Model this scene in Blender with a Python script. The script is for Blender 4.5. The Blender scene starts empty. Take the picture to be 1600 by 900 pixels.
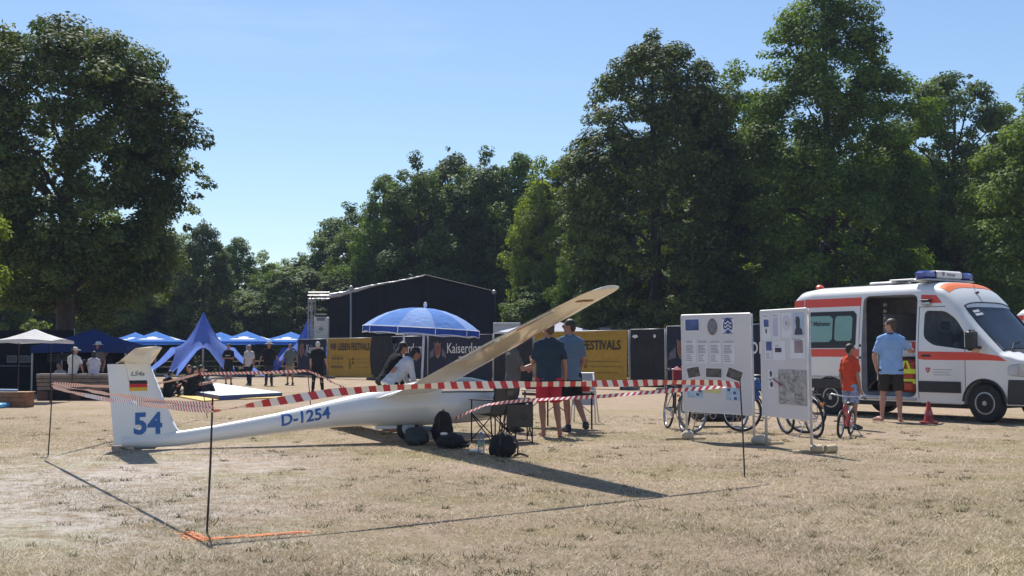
import bpy, bmesh, math, random
import numpy as np
from mathutils import Vector, Matrix

C = bpy.context
D = bpy.data
COL = C.scene.collection
R = math.radians
random.seed(7)

# ------------------------------------------------------------------ camera, sky, sun
EYE, F, HOR = 1.35, 1900.0, 549.0
cam = D.objects.new("camera", D.cameras.new("camera"))
COL.objects.link(cam)
cam.location = (0, 0, EYE)
cam.rotation_euler = (R(90) + math.atan((HOR - 450) / F), 0, 0)
cam.data.sensor_width = 36.0
cam.data.lens = 36.0 * F / 1600.0
cam.data.clip_start = 0.1
cam.data.clip_end = 5000
C.scene.camera = cam

SUN = Vector((-0.17, 0.66, 1.0)).normalized()
EL, AZ = math.asin(SUN.z), math.atan2(SUN.x, SUN.y)
world = D.worlds.new("World")
C.scene.world = world
world.use_nodes = True
wn, wl = world.node_tree.nodes, world.node_tree.links
bg = wn["Background"]
sky = wn.new("ShaderNodeTexSky")
sky.sky_type = 'NISHITA'
sky.sun_disc = False
sky.sun_elevation = EL
sky.sun_rotation = AZ
sky.altitude = 0
sky.air_density = 1.0
sky.dust_density = 0.25
sky.ozone_density = 4.0
# faint streaks of high cloud
wtc = wn.new("ShaderNodeTexCoord")
wmp = wn.new("ShaderNodeMapping")
wmp.inputs["Scale"].default_value = (1.6, 1.6, 11.0)
wmp.inputs["Rotation"].default_value = (0, R(4), 0)
wl.new(wtc.outputs["Generated"], wmp.inputs["Vector"])
wnz = wn.new("ShaderNodeTexNoise")
wnz.inputs["Scale"].default_value = 2.2
wnz.inputs["Detail"].default_value = 7
wnz.inputs["Roughness"].default_value = 0.6
wl.new(wmp.outputs[0], wnz.inputs["Vector"])
wrp = wn.new("ShaderNodeValToRGB")
wrp.color_ramp.elements[0].position = 0.56
wrp.color_ramp.elements[0].color = (0, 0, 0, 1)
wrp.color_ramp.elements[1].position = 0.80
wrp.color_ramp.elements[1].color = (0.34, 0.34, 0.34, 1)
wl.new(wnz.outputs["Fac"], wrp.inputs[0])
wmx = wn.new("ShaderNodeMixRGB")
wmx.inputs[2].default_value = (4.6, 6.2, 8.6, 1)
wl.new(wrp.outputs[0], wmx.inputs[0])
wl.new(sky.outputs[0], wmx.inputs[1])
wl.new(wmx.outputs[0], bg.inputs[0])
bg.inputs[1].default_value = 0.095
sun = D.objects.new("sun", D.lights.new("sun", 'SUN'))
COL.objects.link(sun)
sun.data.energy = 5.0
sun.data.angle = R(0.53)
sun.data.color = (1.0, 0.95, 0.87)
sun.rotation_euler = (-SUN).to_track_quat('-Z', 'Y').to_euler()
vs = C.scene.view_settings
vs.view_transform = 'Standard'
vs.look = 'None'
vs.exposure = 0.5
vs.gamma = 1.0
C.scene.cycles.max_bounces = 6
C.scene.cycles.transparent_max_bounces = 8


def gx(px, Y):
    return (px - 800.0) / F * Y


def gz(py, Y):
    return EYE + (HOR - py) / F * Y


# ------------------------------------------------------------------ materials
MATS = {}


def mat(name, col, rough=0.6, metal=0.0, var=0.12, scale=8.0, bump=0.0, bscale=40.0, spec=0.5, coat=0.0, stain=0.0):
    """Principled material whose colour wanders a little with object-space noise."""
    if name in MATS:
        return MATS[name]
    m = D.materials.new(name)
    m.use_nodes = True
    n, l = m.node_tree.nodes, m.node_tree.links
    p = n["Principled BSDF"]
    p.inputs["Roughness"].default_value = rough
    p.inputs["Metallic"].default_value = metal
    p.inputs["Specular IOR Level"].default_value = spec
    p.inputs["Coat Weight"].default_value = coat
    tc = n.new("ShaderNodeTexCoord")
    nz = n.new("ShaderNodeTexNoise")
    nz.inputs["Scale"].default_value = scale
    nz.inputs["Detail"].default_value = 5
    l.new(tc.outputs["Object"], nz.inputs["Vector"])
    rp = n.new("ShaderNodeValToRGB")
    lo = tuple(c * (1 - var) for c in col)
    hi = tuple(min(1, c * (1 + var)) for c in col)
    rp.color_ramp.elements[0].position = 0.3
    rp.color_ramp.elements[1].position = 0.7
    rp.color_ramp.elements[0].color = (*lo, 1)
    rp.color_ramp.elements[1].color = (*hi, 1)
    l.new(nz.outputs["Fac"], rp.inputs[0])
    out = rp.outputs[0]
    if stain:
        n2 = n.new("ShaderNodeTexNoise")
        n2.inputs["Scale"].default_value = scale * 0.35
        n2.inputs["Detail"].default_value = 8
        l.new(tc.outputs["Object"], n2.inputs["Vector"])
        r2 = n.new("ShaderNodeValToRGB")
        r2.color_ramp.elements[0].position = 0.5
        r2.color_ramp.elements[1].position = 0.72
        r2.color_ramp.elements[0].color = (0, 0, 0, 1)
        r2.color_ramp.elements[1].color = (stain, stain, stain, 1)
        l.new(n2.outputs["Fac"], r2.inputs[0])
        mx = n.new("ShaderNodeMixRGB")
        mx.inputs[2].default_value = (0.25, 0.2, 0.14, 1)
        l.new(r2.outputs[0], mx.inputs[0])
        l.new(out, mx.inputs[1])
        out = mx.outputs[0]
    l.new(out, p.inputs["Base Color"])
    if bump:
        b = n.new("ShaderNodeBump")
        b.inputs["Strength"].default_value = bump
        b.inputs["Distance"].default_value = 0.03 if bscale == 11 else 0.01
        n3 = n.new("ShaderNodeTexNoise")
        n3.inputs["Scale"].default_value = bscale
        n3.inputs["Detail"].default_value = 4
        l.new(tc.outputs["Object"], n3.inputs["Vector"])
        l.new(n3.outputs["Fac"], b.inputs["Height"])
        l.new(b.outputs[0], p.inputs["Normal"])
    MATS[name] = m
    return m


def cloth(name, col, trans=0.0):
    m = mat(name, col, rough=0.9, var=0.10, scale=6, bump=0.7, bscale=11, spec=0.15)
    if trans and "tr" not in m:
        m["tr"] = 1
        n, l = m.node_tree.nodes, m.node_tree.links
        p = n["Principled BSDF"]
        t = n.new("ShaderNodeBsdfTranslucent")
        src = p.inputs["Base Color"].links[0].from_socket
        l.new(src, t.inputs[0])
        mx = n.new("ShaderNodeMixShader")
        mx.inputs[0].default_value = trans
        l.new(p.outputs[0], mx.inputs[1])
        l.new(t.outputs[0], mx.inputs[2])
        l.new(mx.outputs[0], n["Material Output"].inputs[0])
    return m


def glass(name, col, alpha=0.35, rough=0.03):
    """Tinted pane: glossy coat over a see-through tint."""
    if name in MATS:
        return MATS[name]
    m = D.materials.new(name)
    m.use_nodes = True
    n, l = m.node_tree.nodes, m.node_tree.links
    p = n["Principled BSDF"]
    p.inputs["Base Color"].default_value = (*col, 1)
    p.inputs["Roughness"].default_value = rough
    tr = n.new("ShaderNodeBsdfTransparent")
    fr = n.new("ShaderNodeFresnel")
    fr.inputs[0].default_value = 1.5
    ad = n.new("ShaderNodeMath")
    ad.operation = 'MAXIMUM'
    ad.inputs[1].default_value = alpha
    l.new(fr.outputs[0], ad.inputs[0])
    mx = n.new("ShaderNodeMixShader")
    l.new(ad.outputs[0], mx.inputs[0])
    l.new(tr.outputs[0], mx.inputs[1])
    l.new(p.outputs[0], mx.inputs[2])
    l.new(mx.outputs[0], n["Material Output"].inputs[0])
    MATS[name] = m
    return m


def leaf_mat(name, dark, light, trans):
    m = D.materials.new(name)
    m.use_nodes = True
    n, l = m.node_tree.nodes, m.node_tree.links
    p = n["Principled BSDF"]
    g = n.new("ShaderNodeNewGeometry")
    rp = n.new("ShaderNodeValToRGB")
    rp.color_ramp.elements[0].color = (*dark, 1)
    rp.color_ramp.elements[1].color = (*light, 1)
    tc = n.new("ShaderNodeTexCoord")
    nz = n.new("ShaderNodeTexNoise")
    nz.inputs["Scale"].default_value = 0.45
    l.new(tc.outputs["Object"], nz.inputs["Vector"])
    mm = n.new("ShaderNodeMath")
    mm.operation = 'MULTIPLY_ADD'
    mm.inputs[1].default_value = 0.5
    l.new(g.outputs["Random Per Island"], mm.inputs[0])
    m2 = n.new("ShaderNodeMath")
    m2.operation = 'MULTIPLY_ADD'
    m2.inputs[1].default_value = 1.6
    m2.inputs[2].default_value = -0.55
    l.new(nz.outputs["Fac"], m2.inputs[0])
    l.new(m2.outputs[0], mm.inputs[2])
    l.new(mm.outputs[0], rp.inputs[0])
    l.new(rp.outputs[0], p.inputs["Base Color"])
    p.inputs["Roughness"].default_value = 0.6
    p.inputs["Specular IOR Level"].default_value = 0.12
    t = n.new("ShaderNodeBsdfTranslucent")
    h = n.new("ShaderNodeMixRGB")
    h.blend_type = 'MULTIPLY'
    h.inputs[0].default_value = 1
    h.inputs[2].default_value = (1.5, 1.5, 0.35, 1)
    l.new(rp.outputs[0], h.inputs[1])
    l.new(h.outputs[0], t.inputs[0])
    mx = n.new("ShaderNodeMixShader")
    mx.inputs[0].default_value = trans
    l.new(p.outputs[0], mx.inputs[1])
    l.new(t.outputs[0], mx.inputs[2])
    l.new(mx.outputs[0], n["Material Output"].inputs[0])
    return m


# ------------------------------------------------------------------ mesh helpers
class MB:
    def __init__(s):
        s.v, s.f, s.m = [], [], []

    def add(s, vs, fs, mi=0):
        o = len(s.v)
        s.v += [tuple(v) for v in vs]
        s.f += [tuple(i + o for i in f) for f in fs]
        s.m += [mi] * len(fs)
        return s

    def box(s, c, d, rz=0.0, mi=0, rx=0.0, ry=0.0):
        M = Matrix.Rotation(rz, 3, 'Z') @ Matrix.Rotation(ry, 3, 'Y') @ Matrix.Rotation(rx, 3, 'X')
        vs = []
        for z in (-.5, .5):
            for x, y in ((-.5, -.5), (.5, -.5), (.5, .5), (-.5, .5)):
                vs.append(Vector(c) + M @ Vector((x * d[0], y * d[1], z * d[2])))
        return s.add(vs, [(3, 2, 1, 0), (4, 5, 6, 7), (0, 1, 5, 4), (1, 2, 6, 5), (2, 3, 7, 6), (3, 0, 4, 7)], mi)

    def bbox(s, c, d, b=0.02, rz=0.0, mi=0):
        """box with chamfered vertical and top edges"""
        M = Matrix.Rotation(rz, 3, 'Z')
        rings = []
        X, Y, Z = d[0] / 2, d[1] / 2, d[2] / 2
        b = min(b, X * .9, Y * .9, Z * .9)

        def ring(z, ins):
            x, y = X - ins, Y - ins
            return [(-x + b, -y, z), (x - b, -y, z), (x, -y + b, z), (x, y - b, z), (x - b, y, z), (-x + b, y, z), (-x, y - b, z), (-x, -y + b, z)]
        for z, ins in ((-Z, b), (-Z + b, 0), (Z - b, 0), (Z, b)):
            rings.append([Vector(c) + M @ Vector(p) for p in ring(z, ins)])
        return s.loft(rings, True, True, mi)

    def loft(s, rings, cap0=True, cap1=True, mi=0, closed=True):
        n = len(rings[0])
        vs = [p for r in rings for p in r]
        fs = []
        for i in range(len(rings) - 1):
            for j in range(n if closed else n - 1):
                k = (j + 1) % n
                fs.append((i * n + j, i * n + k, (i + 1) * n + k, (i + 1) * n + j))
        if cap0:
            fs.append(tuple(range(n - 1, -1, -1)))
        if cap1:
            fs.append(tuple(range((len(rings) - 1) * n, len(rings) * n)))
        return s.add(vs, fs, mi)

    def tube(s, pts, r, seg=6, mi=0, cap=True, flat=1.0):
        pts = [Vector(p) for p in pts]
        rs = r if isinstance(r, (list, tuple)) else [r] * len(pts)
        rings, up = [], None
        for i, p in enumerate(pts):
            a = pts[max(i - 1, 0)]
            b = pts[min(i + 1, len(pts) - 1)]
            t = (b - a)
            t = t.normalized() if t.length > 1e-9 else Vector((0, 0, 1))
            if up is None:
                up = Vector((0, 0, 1)) if abs(t.z) < .9 else Vector((1, 0, 0))
            u = up - t * up.dot(t)
            u = u.normalized() if u.length > 1e-6 else t.orthogonal().normalized()
            up = u
            w = t.cross(u)
            rings.append([p + (u * math.cos(q) * flat + w * math.sin(q)) * rs[i] for q in [2 * math.pi * k / seg for k in range(seg)]])
        return s.loft(rings, cap, cap, mi)

    def cyl(s, a, b, r0, r1=None, seg=10, mi=0):
        return s.tube([a, b], [r0, r0 if r1 is None else r1], seg, mi)

    def ell(s, c, r, seg=12, rings=8, M=None, mi=0):
        vs, fs = [], []
        M = M or Matrix.Identity(3)
        c = Vector(c)
        vs.append(c + M @ Vector((0, 0, -r[2])))
        for i in range(1, rings):
            a = -math.pi / 2 + math.pi * i / rings
            for j in range(seg):
                q = 2 * math.pi * j / seg
                vs.append(c + M @ Vector((r[0] * math.cos(a) * math.cos(q), r[1] * math.cos(a) * math.sin(q), r[2] * math.sin(a))))
        vs.append(c + M @ Vector((0, 0, r[2])))
        T = len(vs) - 1
        for j in range(seg):
            k = (j + 1) % seg
            fs.append((0, 1 + k, 1 + j))
            for i in range(rings - 2):
                fs.append((1 + i * seg + j, 1 + i * seg + k, 1 + (i + 1) * seg + k, 1 + (i + 1) * seg + j))
            fs.append((1 + (rings - 2) * seg + j, 1 + (rings - 2) * seg + k, T))
        return s.add(vs, fs, mi)

    def cap(s, a, b, r0, r1, seg=10):
        """capsule: tapered tube with round ends (two ellipsoids)"""
        a, b = Vector(a), Vector(b)
        s.tube([a, b], [r0, r1], seg)
        s.ell(a, (r0,) * 3, seg, 6)
        s.ell(b, (r1,) * 3, seg, 6)
        return s

    def lathe(s, prof, seg=20, c=(0, 0, 0), axis='Z', mi=0, cap=True):
        rings = []
        for r, h in prof:
            ring = []
            for k in range(seg):
                q = 2 * math.pi * k / seg
                x, y = r * math.cos(q), r * math.sin(q)
                p = (x, y, h) if axis == 'Z' else ((x, -h, y) if axis == 'Y' else (h, x, y))
                ring.append(Vector(c) + Vector(p))
            rings.append(ring)
        return s.loft(rings, cap, cap, mi)

    def torus(s, c, Rr, r, axis='Y', seg=28, ms=6, mi=0):
        rings = []
        for i in range(seg):
            q = 2 * math.pi * i / seg
            ring = []
            for j in range(ms):
                w = 2 * math.pi * j / ms
                a, h = Rr + r * math.cos(w), r * math.sin(w)
                x, y = a * math.cos(q), a * math.sin(q)
                p = (x, h, y) if axis == 'Y' else ((x, y, h) if axis == 'Z' else (h, x, y))
                ring.append(Vector(c) + Vector(p))
            rings.append(ring)
        rings.append(rings[0])
        return s.loft(rings, False, False, mi)

    def prism(s, poly, M, depth, mi=0):
        """2-D polygon extruded by depth along M's z"""
        n = len(poly)
        vs = [M @ Vector((x, y, 0)) for x, y in poly] + [M @ Vector((x, y, depth)) for x, y in poly]
        fs = [tuple(range(n - 1, -1, -1)), tuple(range(n, 2 * n))]
        fs += [(i, (i + 1) % n, n + (i + 1) % n, n + i) for i in range(n)]
        return s.add(vs, fs, mi)

    def xform(s, M):
        s.v = [tuple(M @ Vector(v)) for v in s.v]
        return s

    def mesh(s, name, mats, smooth=False):
        me = D.meshes.new(name)
        me.from_pydata(s.v, [], s.f)
        for m in (mats if isinstance(mats, (list, tuple)) else [mats]):
            me.materials.append(m)
        if any(s.m):
            me.polygons.foreach_set("material_index", s.m)
        if smooth:
            me.polygons.foreach_set("use_smooth", [True] * len(me.polygons))
        me.update()
        return me

    def build(s, name, mats, parent=None, smooth=False, auto=None):
        o = D.objects.new(name, s.mesh(name, mats, smooth or auto is not None))
        COL.objects.link(o)
        o.parent = parent
        if auto is not None:
            bm = bmesh.new()
            bm.from_mesh(o.data)
            bmesh.ops.recalc_face_normals(bm, faces=bm.faces)
            for e in bm.edges:
                if len(e.link_faces) == 2 and e.calc_face_angle(0) > R(auto):
                    e.smooth = False
            bm.to_mesh(o.data)
            bm.free()
        return o


def tag(o, label, cat, group=None, kind=None):
    if label:
        o["label"] = label
    if cat:
        o["category"] = cat
    if group:
        o["group"] = group
    if kind:
        o["kind"] = kind
    return o


def thing(name, label, cat, loc=(0, 0, 0), rotz=0.0, group=None):
    o = D.objects.new(name, None)
    o.empty_display_size = 0.2
    COL.objects.link(o)
    o.location = loc
    o.rotation_euler = (0, 0, rotz)
    return tag(o, label, cat, group)


def struct(name, mb, m, smooth=False):
    o = mb.build(name, m, None, smooth)
    o["kind"] = "structure"
    return o


def dup(src, loc, rotz, label, group=None, scale=None):
    """copy of a thing with copies of its parts and their sub-parts"""
    r = src.copy()
    COL.objects.link(r)
    r.location = loc
    r.rotation_euler = (0, 0, rotz)
    if scale:
        r.scale = scale
    r["label"] = label
    if group:
        r["group"] = group

    def kids(a, b):
        for ch in list(a.children):
            c = ch.copy()
            COL.objects.link(c)
            c.parent = b
            kids(ch, c)
    kids(src, r)
    return r


def text_mb(body, size, bold=0.0, width=1.0, font_shear=0.0):
    """letters as flat polygons in the xy plane, centred on x, baseline y=0"""
    cu = D.curves.new("lettering", 'FONT')
    cu.body = body
    cu.size = size
    cu.align_x = 'CENTER'
    cu.offset = bold
    cu.shear = font_shear
    cu.resolution_u = 3
    ob = D.objects.new("lettering", cu)
    COL.objects.link(ob)
    me = D.meshes.new_from_object(ob.evaluated_get(C.evaluated_depsgraph_get()))
    mb = MB()
    mb.add([(v.co.x * width, v.co.y, 0) for v in me.vertices], [tuple(p.vertices) for p in me.polygons])
    D.objects.remove(ob)
    D.curves.remove(cu)
    D.meshes.remove(me)
    return mb


def plane_m(origin, xdir, ydir):
    x, y = Vector(xdir).normalized(), Vector(ydir).normalized()
    z = x.cross(y)
    return Matrix(((x.x, y.x, z.x, origin[0]), (x.y, y.y, z.y, origin[1]), (x.z, y.z, z.z, origin[2]), (0, 0, 0, 1)))


def arr_mesh(name, verts, quads, m, nper=4):
    """big mesh straight from numpy arrays; faces of nper vertices in order"""
    me = D.meshes.new(name)
    nv, nf = len(verts), len(verts) // nper
    me.vertices.add(nv)
    me.vertices.foreach_set("co", verts.astype(np.float32).ravel())
    me.loops.add(nv)
    me.loops.foreach_set("vertex_index", np.arange(nv, dtype=np.int32))
    me.polygons.add(nf)
    me.polygons.foreach_set("loop_start", np.arange(0, nv, nper, dtype=np.int32))
    me.polygons.foreach_set("loop_total", np.full(nf, nper, dtype=np.int32))
    me.materials.append(m)
    me.update(calc_edges=True)
    return me


# shared materials
WHITE = mat("gelcoat_white", (0.80, 0.80, 0.78), 0.18, var=0.03, coat=0.5, scale=2)
BLACK = mat("black_plastic", (0.018, 0.018, 0.02), 0.45, var=0.3)
RUBBER = mat("tyre_rubber", (0.02, 0.02, 0.021), 0.8, var=0.3)
STEEL = mat("grey_steel", (0.42, 0.42, 0.43), 0.4, 0.6, var=0.1)
DSTEEL = mat("dark_rod_steel", (0.035, 0.025, 0.025), 0.5, 0.3, var=0.3)
BLUEPRINT = mat("blue_lettering", (0.035, 0.13, 0.38), 0.4, var=0.08)
WOOD = mat("brown_wood", (0.24, 0.10, 0.045), 0.7, var=0.35, scale=5, bump=0.3)
GREYWOOD = mat("weathered_wood", (0.17, 0.13, 0.11), 0.8, var=0.3, scale=6, bump=0.4)
PALEWOOD = mat("pale_wood", (0.5, 0.4, 0.26), 0.75, var=0.25, scale=9, bump=0.3)
TRED = mat("tape_red", (0.50, 0.03, 0.045), 0.35, var=0.1)
TWHITE = mat("tape_white", (0.8, 0.78, 0.76), 0.35, var=0.04)
SKIN = mat("skin", (0.44, 0.23, 0.16), 0.55, var=0.1, scale=10)
TAN = mat("tanned_skin", (0.34, 0.165, 0.11), 0.55, var=0.1, scale=10)
DKHAIR = mat("dark_hair", (0.018, 0.013, 0.011), 0.55, var=0.4, scale=60, bump=0.5, bscale=120)
BRHAIR = mat("brown_hair", (0.07, 0.04, 0.025), 0.55, var=0.4, scale=60, bump=0.5, bscale=120)
GRHAIR = mat("grey_hair", (0.45, 0.42, 0.4), 0.6, var=0.2, scale=60, bump=0.5, bscale=120)
CHROME = mat("bright_metal", (0.62, 0.62, 0.64), 0.2, 0.9, var=0.05)
REDPAINT = mat("red_bike_paint", (0.50, 0.02, 0.04), 0.3, var=0.06, coat=0.4)
PAPER = mat("white_paper", (0.74, 0.75, 0.80), 0.7, var=0.03)
INK = mat("grey_print", (0.36, 0.36, 0.38), 0.7, var=0.1)

# ------------------------------------------------------------------ ground
def ground_material():
    m = D.materials.new("dry_meadow")
    m.use_nodes = True
    n, l = m.node_tree.nodes, m.node_tree.links
    p = n["Principled BSDF"]
    p.inputs["Roughness"].default_value = 0.95
    p.inputs["Specular IOR Level"].default_value = 0.1
    tc = n.new("ShaderNodeTexCoord")

    def noise(scale, detail=6, rough=0.6, dist=0.0):
        z = n.new("ShaderNodeTexNoise")
        z.inputs["Scale"].default_value = scale
        z.inputs["Detail"].default_value = detail
        z.inputs["Roughness"].default_value = rough
        z.inputs["Distortion"].default_value = dist
        l.new(tc.outputs["Object"], z.inputs["Vector"])
        return z.outputs["Fac"]

    def ramp(fac, stops):
        r = n.new("ShaderNodeValToRGB")
        e = r.color_ramp.elements
        while len(e) < len(stops):
            e.new(0.5)
        for k, (pos, c) in enumerate(stops):
            e[k].position = pos
            e[k].color = (*c, 1) if len(c) == 3 else c
        l.new(fac, r.inputs[0])
        return r.outputs[0]

    def mix(f, a, b, mode='MIX', k=None):
        x = n.new("ShaderNodeMixRGB")
        x.blend_type = mode
        if f is None:
            x.inputs[0].default_value = k
        else:
            l.new(f, x.inputs[0])
        l.new(a, x.inputs[1])
        l.new(b, x.inputs[2])
        return x.outputs[0]
    soil = ramp(noise(3.2, 9, 0.72), [(0.3, (0.307, 0.228, 0.176)), (0.5, (0.450, 0.345, 0.274)), (0.72, (0.550, 0.431, 0.353))])
    straw = ramp(noise(30, 9, 0.8, 0.4), [(0.34, (0.142, 0.101, 0.066)), (0.5, (0.426, 0.321, 0.234)), (0.68, (0.583, 0.471, 0.363))])
    green = ramp(noise(22, 9, 0.8), [(0.3, (0.142, 0.123, 0.062)), (0.7, (0.433, 0.350, 0.220))])
    c = mix(ramp(noise(0.7, 8, 0.7), [(0.36, (0, 0, 0)), (0.56, (0.9, 0.9, 0.9))]), soil, straw)
    c = mix(ramp(noise(0.30, 10, 0.74), [(0.42, (0, 0, 0)), (0.62, (0.85, 0.85, 0.85))]), c, green)
    fleck = ramp(noise(38, 9, 0.85), [(0.33, (0.30, 0.28, 0.25)), (0.44, (0.95, 0.95, 0.95)), (0.75, (1.2, 1.2, 1.2))])
    c = mix(None, c, fleck, 'MULTIPLY', 0.85)
    # worn bare track at the left edge of the meadow and the trodden area by the tents
    mp = n.new("ShaderNodeMapping")
    mp.inputs["Location"].default_value = (1.15, -0.78, 0)
    mp.inputs["Scale"].default_value = (0.235, 0.085, 0)
    l.new(tc.outputs["Object"], mp.inputs["Vector"])
    gr = n.new("ShaderNodeTexGradient")
    gr.gradient_type = 'SPHERICAL'
    l.new(mp.outputs[0], gr.inputs[0])
    mm = n.new("ShaderNodeMath")
    mm.operation = 'MULTIPLY'
    l.new(gr.outputs["Fac"], mm.inputs[0])
    l.new(ramp(noise(2.6, 10, 0.78), [(0.4, (0.1, 0.1, 0.1)), (0.62, (2, 2, 2))]), mm.inputs[1])
    bare = ramp(noise(9, 10, 0.8), [(0.3, (0.417, 0.336, 0.292)), (0.6, (0.661, 0.617, 0.570))])
    c = mix(ramp(mm.outputs[0], [(0.1, (0, 0, 0)), (0.8, (0.9, 0.9, 0.9))]), c, bare)
    sx = n.new("ShaderNodeSeparateXYZ")
    l.new(tc.outputs["Object"], sx.inputs[0])
    far = n.new("ShaderNodeMapRange")
    far.inputs[1].default_value = 22
    far.inputs[2].default_value = 36
    l.new(sx.outputs["Y"], far.inputs[0])
    c = mix(far.outputs[0], c, ramp(noise(1.1, 9, 0.75), [(0.3, (0.318, 0.242, 0.175)), (0.7, (0.454, 0.349, 0.266))]))
    mottle = ramp(noise(5.5, 11, 0.82, 0.5), [(0.36, (0.60, 0.59, 0.55)), (0.47, (0.93, 0.93, 0.92)), (0.68, (1.13, 1.12, 1.12))])
    c = mix(None, c, mottle, 'MULTIPLY', 0.9)
    olive = ramp(noise(0.42, 7, 0.7), [(0.50, (1, 1, 1)), (0.66, (0.84, 0.90, 0.70))])
    c = mix(None, c, olive, 'MULTIPLY', 1.0)
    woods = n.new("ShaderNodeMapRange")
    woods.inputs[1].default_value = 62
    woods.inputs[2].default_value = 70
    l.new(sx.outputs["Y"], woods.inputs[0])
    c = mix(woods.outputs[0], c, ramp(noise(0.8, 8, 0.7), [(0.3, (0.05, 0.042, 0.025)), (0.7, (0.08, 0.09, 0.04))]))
    l.new(c, p.inputs["Base Color"])
    b = n.new("ShaderNodeBump")
    b.inputs["Strength"].default_value = 0.9
    b.inputs["Distance"].default_value = 0.07
    l.new(mix(None, noise(7, 10, 0.8), noise(34, 6, 0.8), 'MIX', 0.45), b.inputs["Height"])
    l.new(b.outputs[0], p.inputs["Normal"])
    return m


g = MB()
g.add([(-1500, -300, 0), (1500, -300, 0), (1500, 3000, 0), (-1500, 3000, 0)], [(0, 1, 2, 3)])
struct("ground", g, ground_material())


def grass_blades():
    rng = np.random.default_rng(3)
    n = 66000
    # more blades close to the camera, thinning out with distance
    Y = 7.0 + (rng.random(n) ** 2.0) * 19
    X = (rng.random(n) - .5) * 0.90 * Y
    dens = (np.sin(X * .9 + 2 * np.sin(Y * .5)) + np.sin(Y * 1.3 + 1.7 * np.sin(X * .7)) + np.sin(X * 3.1 + Y * 2.3) * .6 + rng.normal(0, 1.1, n))
    bare = np.exp(-((X + 4.9) / 2.0) ** 2 - ((Y - 8.5) / 5) ** 2) * 3
    keep = dens - bare > -0.9 + np.clip(Y - 14, 0, 12) * .12
    X, Y = X[keep], Y[keep]
    n = len(X)
    B = 6
    X = np.repeat(X, B) + rng.normal(0, .05, n * B)
    Y = np.repeat(Y, B) + rng.normal(0, .05, n * B)
    n *= B
    a = rng.random(n) * 2 * np.pi
    h = rng.gamma(2.5, .0052, n) + .005
    tall = rng.random(n) < .012
    h[tall] *= 3.2
    lean = rng.normal(0, 1.25, (n, 2)) * h[:, None]
    w = 0.0014 + Y * 0.00010
    dx, dy = np.cos(a) * w, np.sin(a) * w
    z0 = np.zeros(n)
    v = np.stack([np.stack([X - dx, Y - dy, z0], 1), np.stack([X + dx, Y + dy, z0], 1),
                  np.stack([X + lean[:, 0], Y + lean[:, 1], h], 1)], 1).reshape(-1, 3)
    m = leaf_mat("dry_grass_blades", (0.24, 0.195, 0.13), (0.78, 0.67, 0.51), 0.06)
    o = D.objects.new("dry_grass", arr_mesh("dry_grass", v, None, m, 3))
    COL.objects.link(o)
    o["kind"] = "stuff"
    # scattered darker weeds and clover between the straw
    nc = 420
    cy = 7.2 + rng.random(nc) ** 1.5 * 18
    cx = (rng.random(nc) - .5) * .9 * cy
    k = 26
    n = nc * k
    sz = np.repeat(rng.uniform(.02, .09, nc), k)
    X = np.repeat(cx, k) + rng.normal(0, 1, n) * sz
    Y = np.repeat(cy, k) + rng.normal(0, 1, n) * sz
    h = rng.gamma(3, .007, n) + .006
    a = rng.random(n) * 2 * np.pi
    lean = rng.normal(0, 1.1, (n, 2)) * h[:, None]
    w = 0.003 + Y * 0.00014
    dx, dy, z0 = np.cos(a) * w, np.sin(a) * w, np.zeros(n)
    v = np.stack([np.stack([X - dx, Y - dy, z0], 1), np.stack([X + dx, Y + dy, z0], 1),
                  np.stack([X + lean[:, 0], Y + lean[:, 1], h], 1)], 1).reshape(-1, 3)
    o = D.objects.new("weeds", arr_mesh("weeds", v, None, leaf_mat("weed_leaves", (0.045, 0.05, 0.03), (0.20, 0.18, 0.10), 0.1), 3))
    COL.objects.link(o)
    o["kind"] = "stuff"


grass_blades()

# ------------------------------------------------------------------ trees
LINDEN = leaf_mat("linden_leaves", (0.020, 0.036, 0.014), (0.15, 0.20, 0.058), 0.26)
OAK = leaf_mat("oak_leaves", (0.024, 0.048, 0.014), (0.165, 0.245, 0.055), 0.3)
MAPLE = leaf_mat("maple_leaves", (0.028, 0.058, 0.014), (0.175, 0.265, 0.052), 0.36)
BRIGHT = leaf_mat("light_green_leaves", (0.065, 0.11, 0.02), (0.27, 0.34, 0.06), 0.42)
BARK = mat("bark", (0.06, 0.05, 0.042), 0.9, var=0.35, scale=6, bump=0.8, bscale=14)
WOODLEAF = [LINDEN, OAK, MAPLE, BRIGHT]


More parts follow.
